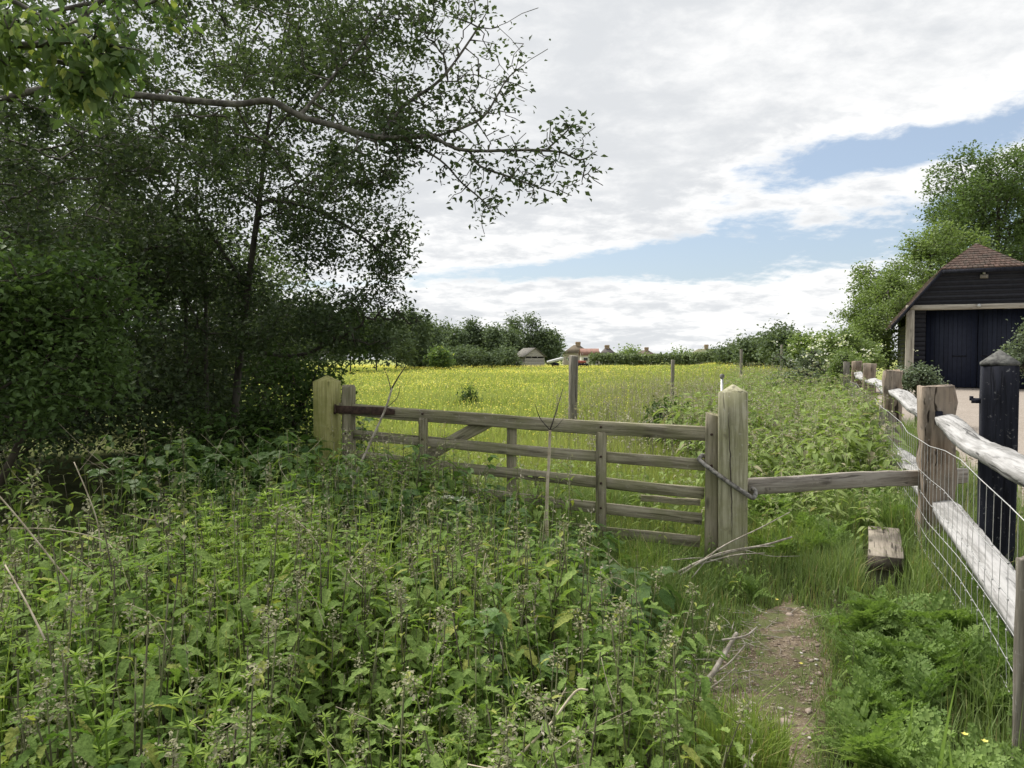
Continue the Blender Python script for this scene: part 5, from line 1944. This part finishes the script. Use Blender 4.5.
    x, y = rand_area(r, -5.5, -0.2, 4.4, 8.2, 17)
    k = in_view(x, y) & (x > -2.5 - 0.22 * (y - 5)) & (y < gate_y(x) + 0.6) & ((x < -1.2) | (y > 5.2)) & (r.uniform(0, 1, len(x)) > 0.75 * sstep(-x, 2.5, 3.6) * (y < 6.6))
    scatter(mb, bp, ground_pts(x[k], y[k]), r, 0.9, 1.4, 0.12)
    x, y = rand_area(r, -3.2, -1.6, 5.6, 8.0, 14)
    k = in_view(x, y)
    scatter(mb, bp, ground_pts(x[k], y[k]) + [0, 0, 0.35], r, 1.0, 1.4, 0.2)
    x, y = rand_area(r, -1.5, 0.75, 4.1, 6.3, 16)
    k = (y < gate_y(x) - 0.1) & (x < 0.75 - 0.3 * (y - 4))
    scatter(mb, bp + lp[1:], ground_pts(x[k], y[k]), r, 0.8, 1.15, 0.12)
    x, y = rand_area(r, -3.0, 0.4, 1.5, 4.6, 5)
    k = (x < nettle_edge(y)) & in_view(x, y) & (vnoise(x, y, 1.5, 44) > 0.5)
    scatter(mb, bp, ground_pts(x[k], y[k]) + [0, 0, 0.33], r, 0.7, 1.0, 0.2)
    x, y = rand_area(r, -1.7, -0.25, 4.5, 5.7, 20)
    k = (y < gate_y(x) - 0.15)
    scatter(mb, bp, ground_pts(x[k], y[k]) + [0, 0, 0.28], r, 0.9, 1.2, 0.15)
    for cx, cy_, n in ((0.42, 4.2, 7), (0.15, 4.4, 4), (0.55, 3.9, 3), (0.25, 1.75, 3), (0.0, 1.5, 3), (-1.35, 1.6, 5), (-1.0, 1.5, 4), (0.3, 3.1, 4)):
        scatter(mb, lp, ground_pts(cx + r.normal(0, 0.14, n), cy_ + r.normal(0, 0.12, n)), r, 0.75, 1.1, 0.15)
    x, y = rand_area(r, 0.25, 1.75, 3.1, 5.6, 15)
    k = (y < gate_y(x) - 0.05) & (x < path_x(y) - path_half(y) - 0.05) & (x > nettle_edge(y) - 0.1)
    k &= x < 0.85
    scatter(mb, bp[:1] + lp, ground_pts(x[k], y[k]), r, 0.45, 0.85, 0.15)
    tag(mb.build('bramble_growth', M['bramble_leaf']), 'bramble and broad-leaved weeds along the gate and the thicket edge', 'weeds', kind='stuff')

    # ---- feathery plants along the fence side of the path and around the stile
    mb = MB()
    fp = [fern_plant_proto(r, 10, 0.25), fern_plant_proto(r, 11, 0.20), fern_plant_proto(r, 9, 0.29)]
    x, y = rand_area(r, 0.9, 3.2, 1.9, 5.4, 40)
    k = (x > path_x(y) + path_half(y) + 0.14) & (x < fence_x(y) + 0.15) & (seg_dist(x, y, 2.52, 4.45, 2.98, 6.0) > 0.36) & (y < 4.45 + 0.5 * (x - 2.6))
    scatter(mb, fp, ground_pts(x[k], y[k]), r, 0.7, 1.3, 0.14)
    x, y = rand_area(r, 1.9, 3.7, 5.6, 7.4, 24)
    k = (x < fence_x(y) - 0.1) & (seg_dist(x, y, 2.52, 4.45, 2.98, 6.0) > 0.34)
    scatter(mb, fp, ground_pts(x[k], y[k]), r, 0.8, 1.35, 0.12)
    x, y = rand_area(r, 0.15, 1.8, 3.2, 5.3, 13)
    k = (x < path_x(y) - path_half(y) - 0.1) & (x > nettle_edge(y))
    scatter(mb, fp, ground_pts(x[k], y[k]), r, 0.45, 0.75, 0.12)
    tag(mb.build('feathery_weeds', M['fern_leaf']), 'feathery cut-leaved weeds between the path and the wire netting', 'weeds', kind='stuff')

    # ---- rough growth in the strip between the gate and the rail fence, running up the slope
    mb = MB()
    fn = [nettle_proto(r, h, 6, 0.10, False, f, m=(0, 0, 1)) for h, f in ((0.6, 0.3), (0.7, 0.3), (0.8, 0.35), (0.65, 0))]
    x, y = rand_area(r, 1.0, 8.5, 6.2, 12, 44)
    k = (x > 1.55 + 0.06 * y) & (x < fence_x(y) - 0.05) & in_view(x, y)
    hs = 1.12 * (0.60 + 0.62 * sstep(y, 6.2, 8.5) + 0.22 * sstep(x - fence_x(y), -1.2, -0.2) * sstep(y, 7, 9)) * (0.9 + 0.3 * (vnoise(x, y, 0.9, 8) - 0.5))
    scatter(mb, fn, ground_pts(x[k], y[k]), r, 0.8, 1.2, 0.10, hs[k])
    x, y = rand_area(r, 1.5, 12.0, 12, 24, 15)
    k = (x > 0.24 * y + 1.0) & (x < fence_x(y) - 0.05) & in_view(x, y)
    scatter(mb, fn, ground_pts(x[k], y[k]), r, 1.0, 1.6, 0.10, np.full(k.sum(), 1.0))
    x, y = rand_area(r, -2.6, 3.0, 5.7, 9.0, 26)
    k = (y > gate_y(x) + 0.25) & (vnoise(x, y, 0.8, 12) > 0.20 + 0.10 * (y - 6)) & in_view(x, y)
    scatter(mb, fn, ground_pts(x[k], y[k]), r, 0.5, 0.85, 0.10)
    tag(mb.build('rough_growth', [M['nettle_far'], M['seed_head']]), 'pale green rank weeds running up beside the rail fence', 'weeds', kind='stuff')


low_plants()


def grasses():
    r = np.random.default_rng(99)
    # ---- rank grass round the gate foot, the latch post, the stile and the path edges
    mb = MB()
    x, y = rand_area(r, -1.5, 3.8, 2.2, 7.2, 3800)
    k = (x > nettle_edge(y) - 0.05) & (x < fence_x(y) + 0.1) & (np.abs(x - path_x(y)) > path_half(y) - 0.02) & in_view(x, y)
    dens = np.where((x > path_x(y)) & (y < 4.8), 0.42, 0.75)
    k &= r.uniform(0, 1, len(x)) < dens
    k &= seg_dist(x, y, 2.55, 5.0, 2.98, 5.95) > 0.13
    x, y = x[k], y[k]
    h = 0.33 * (0.45 + 1.05 * vnoise(x, y, 1.6, 5)) * (0.75 + 0.45 * sstep(y, 4.0, 5.6))
    h = h * np.clip(np.abs(x - path_x(y)) - path_half(y) + 0.25, 0.25, 1.0) * (1 - 0.45 * (seg_dist(x, y, 2.5, 4.5, 2.98, 5.95) < 0.3))
    blades(mb, ground_pts(x, y), h, 0.0055, r, 0.55)
    # foot of the fence and the yard edge
    x, y = rand_area(r, 1.2, 8.5, 1.8, 16, 260)
    k = (np.abs(x - fence_x(y) - 0.42) < 0.80) & in_view(x, y, 0.8)
    x, y = x[k], y[k]
    blades(mb, ground_pts(x, y), 0.33 * (0.5 + 0.9 * vnoise(x, y, 1.1, 6)), 0.006, r, 0.5)
    # short turf creeping over the path
    x, y = rand_area(r, 0.4, 2.6, 1.6, 5.5, 4200)
    d = np.abs(x - path_x(y)) / path_half(y)
    k = (d < 1.5) & (r.uniform(0, 1, len(x)) < np.clip((vnoise(x, y, 4.0, 9) - 0.34) * 2 + (d - 0.55) * 1.4, 0, 1))
    x, y = x[k], y[k]
    blades(mb, ground_pts(x, y) + [0, 0, 0.008], 0.035, 0.004, r, 0.9)
    tag(mb.build('rank_grass', M['grass']), 'rank green grass round the stile, the gate foot and the path edges', 'grass', kind='stuff')

    # ---- bright tufts
    for cx, cy_, n, rad, h, lab in ((0.86, 2.75, 900, 0.17, 0.30, 'bright yellow-green grass tuft left of the bare path in the foreground'), (0.28, 4.75, 420, 0.2, 0.42, 'tall bright grass tuft under the latch half of the gate'),
                                    (0.95, 5.15, 420, 0.2, 0.36, 'bright grass tuft at the foot of the gate near the latch stile'), (2.15, 5.75, 500, 0.24, 0.30, 'grass tuft spilling beside the wooden step')):
        mb = MB()
        a, q = r.uniform(0, 2 * PI, n), rad * np.sqrt(r.uniform(0, 1, n))
        x, y = cx + q * np.cos(a), cy_ + q * np.sin(a)
        blades(mb, np.c_[q * np.cos(a), q * np.sin(a), gz(x, y)], h, 0.0055, r, 0.6)
        o = mb.build('grass_tuft', M['grass_bright'], loc=(cx, cy_, 0))
        tag(o, lab, 'grass tuft')
    # broad single blades in the lower right corner
    mb = MB()
    for px, py, Y, px2, py2 in ((930, 765, 2.4, 958, 672), (905, 760, 2.6, 914, 690), (960, 768, 2.3, 948, 735)):
        p, q = at(px, py, Y), at(px2, py2, Y - 0.1)
        p[2] = min(p[2], float(gz(p[0], p[1])))
        mid = (p + q) / 2 + np.array([0.0, 0, 0.05])
        sd = np.array([0.009, 0.002, 0])
        pp = smooth_path([p, mid, q], 4)
        V, F = [], []
        for i, c in enumerate(pp):
            wv = 1 - (i / (len(pp) - 1)) ** 2
            V += [c - sd * wv, c + [0, 0, -0.003], c + sd * wv]
        for i in range(len(pp) - 1):
            F += [(3 * i, 3 * i + 1, 3 * i + 4, 3 * i + 3), (3 * i + 1, 3 * i + 2, 3 * i + 5, 3 * i + 4)]
        mb.add(V, F)
    tag(mb.build('reed_grass', M['fern_leaf']), 'broad bright blades of coarse grass by the netting in the lower right corner', 'grass', kind='stuff')

    # ---- the meadow
    mb = MB()
    for y0, y1, dens, w, h in ((5.8, 9, 1500, 0.007, 0.30), (9, 15, 560, 0.012, 0.34), (15, 28, 170, 0.026, 0.36), (28, 55, 40, 0.06, 0.36), (55, 108, 11, 0.13, 0.34)):
        n = int(dens * (y1 ** 2 - y0 ** 2) / 2 * 0.80)
        y = np.sqrt(r.uniform(y0 ** 2, y1 ** 2, n))
        x = y * r.uniform(-0.36, 0.44, n)
        k = (y > gate_y(x) + 0.25) & (x < fence_x(y) - 0.2) & ((y > 11) | (x < 1.7 + 0.06 * y) | (r.uniform(0, 1, n) < 0.25))
        k &= ~((x < -0.30 * y) & (y < 11))
        x, y = x[k], y[k]
        hh = h * (0.65 + 0.7 * vnoise(x, y, 0.5, 4))
        blades(mb, ground_pts(x, y), hh, w, r, 0.5)
    tag(mb.build('meadow_grass', M['grass_field']), 'yellow-green meadow grass beyond the gate', 'grass', kind='stuff')

    # ---- buttercups in the meadow
    mb = MB()
    for y0, y1, dens, s in ((9, 15, 12, 0.022), (15, 28, 24, 0.028), (28, 55, 24, 0.042), (55, 106, 15.0, 0.07)):
        n = int(dens * (y1 ** 2 - y0 ** 2) / 2 * 0.80)
        y = np.sqrt(r.uniform(y0 ** 2, y1 ** 2, n))
        x = y * r.uniform(-0.36, 0.40, n)
        k = (r.uniform(0, 1, n) < (1 - 0.75 * sstep(x / y, 0.04, 0.22)) * (0.08 + 2.4 * vnoise(x, y, 0.10, 3) ** 2 * vnoise(x, y, 0.45, 6)))
        x, y = x[k], y[k]
        P = ground_pts(x, y) + np.c_[0 * x, 0 * x, r.uniform(0.30, 0.52, len(x))]
        pent = np.array([(math.cos(a), math.sin(a), 0.25) for a in np.arange(6) * PI / 3] + [(0, 0, -0.1)])
        mb.place((pent, [(np.array([(6, i, (i + 1) % 6) for i in range(6)]), 0)]), tilt(r.uniform(0, 6.3, len(x)), r.normal(0, 0.5, len(x))) * (s / 2), P)
    tag(mb.build('buttercups', M['buttercup']), 'yellow buttercups scattered through the meadow', 'flowers', kind='stuff')

    # ---- seeding sorrel and grass heads, greyish haze over the right of the meadow
    mb = MB()
    ys, xs = [], []
    for y0, y1, dens in ((8, 14, 46), (14, 26, 24), (26, 50, 4)):
        n = int(dens * (y1 ** 2 - y0 ** 2) / 2 * 0.5)
        y = np.sqrt(r.uniform(y0 ** 2, y1 ** 2, n))
        x = y * r.uniform(0.02, 0.42, n)
        k = (x < fence_x(y) - 0.3) & (r.uniform(0, 1, n) < sstep(x / y, 0.02, 0.2) * (0.4 + 0.8 * vnoise(x, y, 0.4, 9)))
        xs.append(x[k])
        ys.append(y[k])
    x, y = np.concatenate(xs), np.concatenate(ys)
    P = ground_pts(x, y)
    T = P + np.c_[r.normal(0, 0.04, len(x)), r.normal(0, 0.04, len(x)), r.uniform(0.5, 0.95, len(x))]
    prisms(mb, P, T, np.full(len(x), 0.0022), np.full(len(x), 0.0015), 3)
    for j in range(5):
        scatter_leaves(mb, T + np.c_[r.normal(0, 0.012, len(x)), r.normal(0, 0.012, len(x)), -r.uniform(0, 0.14, len(x))], 0.032, KITE, r=r)
    tag(mb.build('seed_heads', M['seed_head']), 'greyish seeding grass and sorrel heads over the right of the meadow', 'grass', kind='stuff')


grasses()


# ------------------------------------------------------------------ small things
def umbel(name, label, top, heads, stem=True, spread=0.035):
    """flat white flower head on branching stalks"""
    r = np.random.default_rng(int(abs(top[0]) * 1000) + 5)
    g = float(gz(top[0], top[1]))
    root = thing(name, label, 'flower', (top[0], top[1], g))
    h = top[2] - g
    ms, mf = MB(), MB()
    tube(ms, [(0, 0, 0), (0.01, 0, h * 0.5), (0, 0, h - 0.06)], 0.003, 5)
    for i in range(heads):
        a = 2 * PI * i / heads
        q = np.array([math.cos(a), math.sin(a), 0]) * spread * r.uniform(0.4, 1) + np.array([0, 0, h + r.normal(0, 0.006)])
        tube(ms, [(0, 0, h - 0.06), q], 0.0012, 3)
        n = 12
        P = q + np.c_[r.normal(0, 0.009, n), r.normal(0, 0.009, n), r.normal(0, 0.003, n)]
        mf.place(kite_proto(fold=0.05, wide=0.5), basis(r.uniform(0, 6.3, n), r.normal(0, 0.2, n), r.normal(0, 0.2, n)) * 0.011, P)
    ms.build('stalk', M['fern_leaf'], root)
    mf.build('flower_head', M['white_flower'], root)


def stems():
    # dead branching stalks in front of the gate
    def stalk(name, lab, lines, mat, cat='dead stalk'):
        base = at(*lines[0][0][0])
        g = float(gz(base[0], base[1]))
        root = thing(name, lab, cat, (base[0], base[1], g))
        for pn, (pts, r0, r1) in zip(['stem'] + ['twig'] * 20, lines):
            P = [at(*p) for p in pts]
            if pn == 'stem':
                P = [np.array([base[0], base[1], g])] + P[1:] if abs(P[0][2] - g) < 0.5 else P
            p = smooth_path(P, 4) - np.array([base[0], base[1], g])
            mb = MB()
            tube(mb, p, np.linspace(r0, r1, len(p)), 6)
            mb.build(pn, M[mat] if isinstance(mat, str) else M[mat[0] if pn == 'stem' else mat[1]], root, smooth=True)

    stalk('dead_stalk', 'pale dead straight stalk standing before the middle of the gate', [([(547, 560, 4.9), (547, 500, 4.95), (549, 460, 5.0), (550, 430, 5.0)], 0.013, 0.009), ([(550, 430, 5.0), (540, 418, 5.0), (535, 404, 5.0)], 0.004, 0.002),
          ([(550, 430, 5.0), (556, 412, 5.02), (563, 388, 5.05)], 0.006, 0.003), ([(550, 430, 5.0), (556, 427, 5.0), (564, 418, 5.0)], 0.003, 0.0015)], ('dry', 'bark'))
    stalk('dead_stalk', 'thin forked brown sapling leaning across the hinge end of the gate', [([(343, 520, 5.1), (352, 490, 5.1), (368, 448, 5.1), (385, 410, 5.1), (392, 388, 5.1)], 0.011, 0.006), ([(392, 388, 5.1), (399, 376, 5.1), (406, 366, 5.1)], 0.006, 0.003),
          ([(391, 390, 5.1), (388, 378, 5.1), (384, 369, 5.1)], 0.004, 0.002), ([(386, 408, 5.1), (397, 398, 5.1), (400, 386, 5.1)], 0.003, 0.0015), ([(352, 490, 5.1), (342, 476, 5.1), (338, 466, 5.1)], 0.003, 0.0015)], ('dead_wood', 'bark'))
    stalk('dry_stem', 'pale dry bent stem curving up at the left before the dark thicket', [([(101, 560, 2.9), (98, 525, 2.9), (88, 495, 2.9), (74, 462, 2.9)], 0.0032, 0.002)], 'dry', 'dry stem')
    stalk('dry_stem', 'long straight dry stem slanting at the far left edge', [([(75, 590, 2.6), (40, 545, 2.6), (0, 497, 2.6), (-30, 470, 2.6)], 0.0036, 0.002)], 'dry', 'dry stem')
    stalk('dry_stem', 'thin dry stem arching between the two pale ones at the left', [([(130, 590, 2.7), (110, 545, 2.8), (60, 530, 2.8), (10, 528, 2.8)], 0.0022, 0.0014)], 'dry', 'dry stem')
    stalk('dry_stem', 'dry straw stem lying over the nettles at the lower left', [([(45, 640, 1.9), (25, 600, 1.95), (5, 565, 2.0)], 0.003, 0.002)], 'dry', 'dry stem')
    stalk('dry_stem', 'fallen brown grass stem arching over the middle of the nettle bed', [([(430, 590, 3.2), (455, 560, 3.3), (480, 548, 3.4), (498, 535, 3.4)], 0.004, 0.002), ([(455, 560, 3.3), (470, 555, 3.3), (485, 560, 3.3)], 0.002, 0.001), ([(448, 570, 3.2), (452, 552, 3.3), (462, 540, 3.3)], 0.002, 0.001)], 'dry', 'dry stem')
    stalk('dry_stem', 'pale broken dry stem in the lower middle of the nettles', [([(505, 768, 1.8), (530, 745, 1.85), (552, 722, 1.9), (575, 692, 1.95), (588, 690, 1.95)], 0.004, 0.003), ([(552, 722, 1.9), (560, 700, 1.9), (566, 688, 1.9)], 0.0025, 0.0015)], 'dry', 'dry stem')
    # grey fallen branch by the latch post
    r = np.random.default_rng(31)
    stalk('fallen_branch', 'bleached grey fallen branch with many twigs at the foot of the pale gate post', [([(640, 590, 5.0), (690, 566, 5.05), (730, 552, 5.1), (765, 545, 5.15), (792, 537, 5.2)], 0.012, 0.007),
          ([(700, 562, 5.0), (725, 545, 5.05), (760, 528, 5.1), (790, 512, 5.15)], 0.006, 0.003), ([(700, 564, 5.0), (735, 555, 5.0), (765, 553, 5.05)], 0.006, 0.003), ([(680, 575, 5.0), (712, 556, 5.0), (745, 548, 5.05), (775, 546, 5.1)], 0.007, 0.003),
          ([(672, 560, 5.0), (700, 558, 5.0), (722, 562, 5.0)], 0.004, 0.002), ([(690, 580, 4.95), (705, 562, 5.0), (718, 548, 5.0)], 0.004, 0.002), ([(745, 550, 5.1), (770, 556, 5.1), (800, 556, 5.1)], 0.003, 0.0015)], 'dead_wood', 'branch')
    stalk('fallen_branch', 'pale split stick with splinters lying beside the bare path', [([(700, 690, 3.45), (716, 668, 3.5), (728, 648, 3.6), (737, 633, 3.65)], 0.014, 0.011), ([(706, 678, 3.5), (728, 664, 3.5), (745, 645, 3.6)], 0.006, 0.003), ([(722, 640, 3.6), (745, 636, 3.6), (757, 627, 3.7)], 0.006, 0.004),
          ([(702, 692, 3.4), (716, 684, 3.4), (735, 668, 3.45)], 0.004, 0.002)], 'dead_wood', 'branch')
    for px, py, Y, hd, lab in ((448, 497, 4.75, 9, 'flat white umbel flower low before the gate, left of the pale dead stalk'), (462, 500, 4.8, 7, 'second smaller white umbel touching the flat one low before the gate')):
        umbel('cow_parsley', lab, at(px, py, Y), hd)
    # white blossom heads on the bramble mound
    r = np.random.default_rng(41)
    mb = MB()
    n = 70
    for _ in range(n):
        px, py = r.normal(835, 26), r.normal(354, 9)
        c = at(px, py, r.uniform(17.5, 19.5))
        k = 7
        P = c + r.normal(0, 0.05, (k, 3)) * [1, 1, 0.4]
        scatter_leaves(mb, P, 0.042, kite_proto(wide=0.5), r=r, flat=0.3)
    tag(mb.build('white_blossom', M['white_flower']), 'white cow parsley blossom over the bramble mound by the fence end', 'flowers', kind='stuff')
    # buttercups close by
    for px, py, Y, lab in ((965, 735, 2.35, 'larger yellow buttercup by the netting in the lower right corner'), (985, 742, 2.4, 'smaller yellow buttercup right of the larger one by the netting'), (777, 600, 4.4, 'single yellow flower at the top left edge of the bare path'), (801, 664, 3.6, 'tiny yellow flower on the bare path')):
        c = at(px, py, Y)
        g = float(gz(c[0], c[1]))
        c[2] = max(c[2], g + 0.02)
        root = thing('buttercup', lab, 'flower', (c[0], c[1], g))
        mb = MB()
        tube(mb, [(0, 0, 0), (0.01, 0, (c[2] - g) * 0.6), (0, 0, c[2] - g)], 0.0014, 4)
        mb.build('stalk', M['fern_leaf'], root)
        mb = MB()
        a = np.arange(5) * 2 * PI / 5
        mb.place(kite_proto(fold=0.1, wide=0.42), basis(a, 0.45, 0) * 0.013, np.repeat([[0, 0, c[2] - g]], 5, 0))
        mb.build('flower_head', M['buttercup'], root)
    r = np.random.default_rng(64)
    mb = MB()
    for i in range(150):
        y = r.uniform(2.6, 4.7)
        x = float(path_x(y)) - float(path_half(y)) + r.normal(0.0, 0.17)
        L, a = r.uniform(0.05, 0.22), r.uniform(0, 2 * PI)
        c = np.array([x, y, float(gz(x, y)) + 0.02 + r.uniform(0, 0.02)])
        d = np.array([math.cos(a), math.sin(a), r.normal(0, 0.1)]) * L / 2
        tube(mb, [c - d, c + r.normal(0, 0.008, 3), c + d], np.array([1, 0.9, 0.5]) * r.uniform(0.0014, 0.0034), 5)
    tag(mb.build('twig_litter', M['dead_wood']), 'small bleached twigs littering the left edge of the bare path', 'twigs', kind='stuff')
    # scraps
    mb = MB()
    V = np.array([(0, 0, 0), (0.06, 0.01, 0.01), (0.07, 0.05, 0.045), (0.01, 0.05, 0.05), (0.035, 0.03, 0.04)])
    mb.add(V, [(0, 1, 4), (1, 2, 4), (2, 3, 4), (3, 0, 4)])
    c = at(949, 496, 6.4)
    tag(mb.build('paper_scrap', M['white_scrap'], loc=(c[0], c[1], float(gz(c[0], c[1])) + 0.32)), 'small white scrap caught in the weeds behind the fence post', 'litter')
    for (pa, pb, lab) in (((870, 408, 12.2), (885, 448, 9.6), 'crumpled pale plastic sheeting along the foot of the fence'),):
        a, b = at(*pa), at(*pb)
        rr = np.random.default_rng(3)
        u = np.linspace(0, 1, 26)
        top = a * (1 - u[:, None]) + b * u[:, None]
        top[:, 0] = fence_x(top[:, 1]) - 0.20
        mb = MB()
        rows = []
        for q in range(5):
            off = np.c_[rr.normal(0, 0.02, 26) - 0.03 * q, rr.normal(0, 0.02, 26), gz(top[:, 0], top[:, 1]) + 0.62 - 0.12 * q + rr.normal(0, 0.02, 26)]
            rows.append(np.c_[top[:, 0] + off[:, 0], top[:, 1] + off[:, 1], off[:, 2]])
        V = np.concatenate(rows)
        F = [(q * 26 + i, q * 26 + i + 1, (q + 1) * 26 + i + 1, (q + 1) * 26 + i) for q in range(4) for i in range(25)]
        mb.add(V, F)
        tag(mb.build('plastic_sheet', M['white_scrap'], smooth=True), lab, 'sheet')


stems()


def stones():
    r = np.random.default_rng(51)
    ico = np.array([(0, 0, 1), (.894, 0, .447), (.276, .851, .447), (-.724, .526, .447), (-.724, -.526, .447), (.276, -.851, .447), (.724, .526, -.447), (-.276, .851, -.447), (-.894, 0, -.447), (-.276, -.851, -.447), (.724, -.526, -.447), (0, 0, -1)])
    F = np.array([(0, 1, 2), (0, 2, 3), (0, 3, 4), (0, 4, 5), (0, 5, 1), (1, 6, 2), (2, 7, 3), (3, 8, 4), (4, 9, 5), (5, 10, 1), (6, 7, 2), (7, 8, 3), (8, 9, 4), (9, 10, 5), (10, 6, 1), (11, 7, 6), (11, 8, 7), (11, 9, 8), (11, 10, 9), (11, 6, 10)])
    sm = leaf_mat('pebble', (0.17, 0.125, 0.095), (0.46, 0.38, 0.32), odd=(0.62, 0.58, 0.54), trans=0.0, rough=0.9)

    def heap(x, y, s, zo=0.016):
        mb = MB()
        for i in range(4):
            P = ico * r.uniform(0.7, 1.2, (12, 1))
            w = np.arange(len(x)) % 4 == i
            R = rotz(r.uniform(0, 6.3, w.sum())) @ np.diag([1, 0.8, 0.5])[None] * s[w][:, None, None]
            mb.place((P, [(F, 0)]), R, np.c_[x[w], y[w], gz(x[w], y[w]) + zo])
        return mb
    x, y = rand_area(r, 0.4, 2.4, 1.6, 5.0, 1300)
    k = np.abs(x - path_x(y)) < path_half(y) * 0.95
    k &= r.uniform(0, 1, len(x)) < 0.25 + vnoise(x, y, 2.2, 4)
    x, y = x[k], y[k]
    s = 0.0045 * np.exp(r.normal(0, 0.6, len(x)))
    tag(heap(x, y, s).build('pebbles', sm), 'small stones strewn on the bare path', 'stones', kind='stuff')
    x, y = rand_area(r, 2.6, 9, 2.4, 11, 300)
    k = (x > fence_x(y) + 1.0) & in_view(x, y, 0.6)
    x, y = x[k], y[k]
    tag(heap(x, y, 0.011 * np.exp(r.normal(0, 0.4, len(x))), 0.017).build('gravel', sm), 'loose pinkish gravel of the yard behind the fence', 'gravel', kind='stuff')


stones()
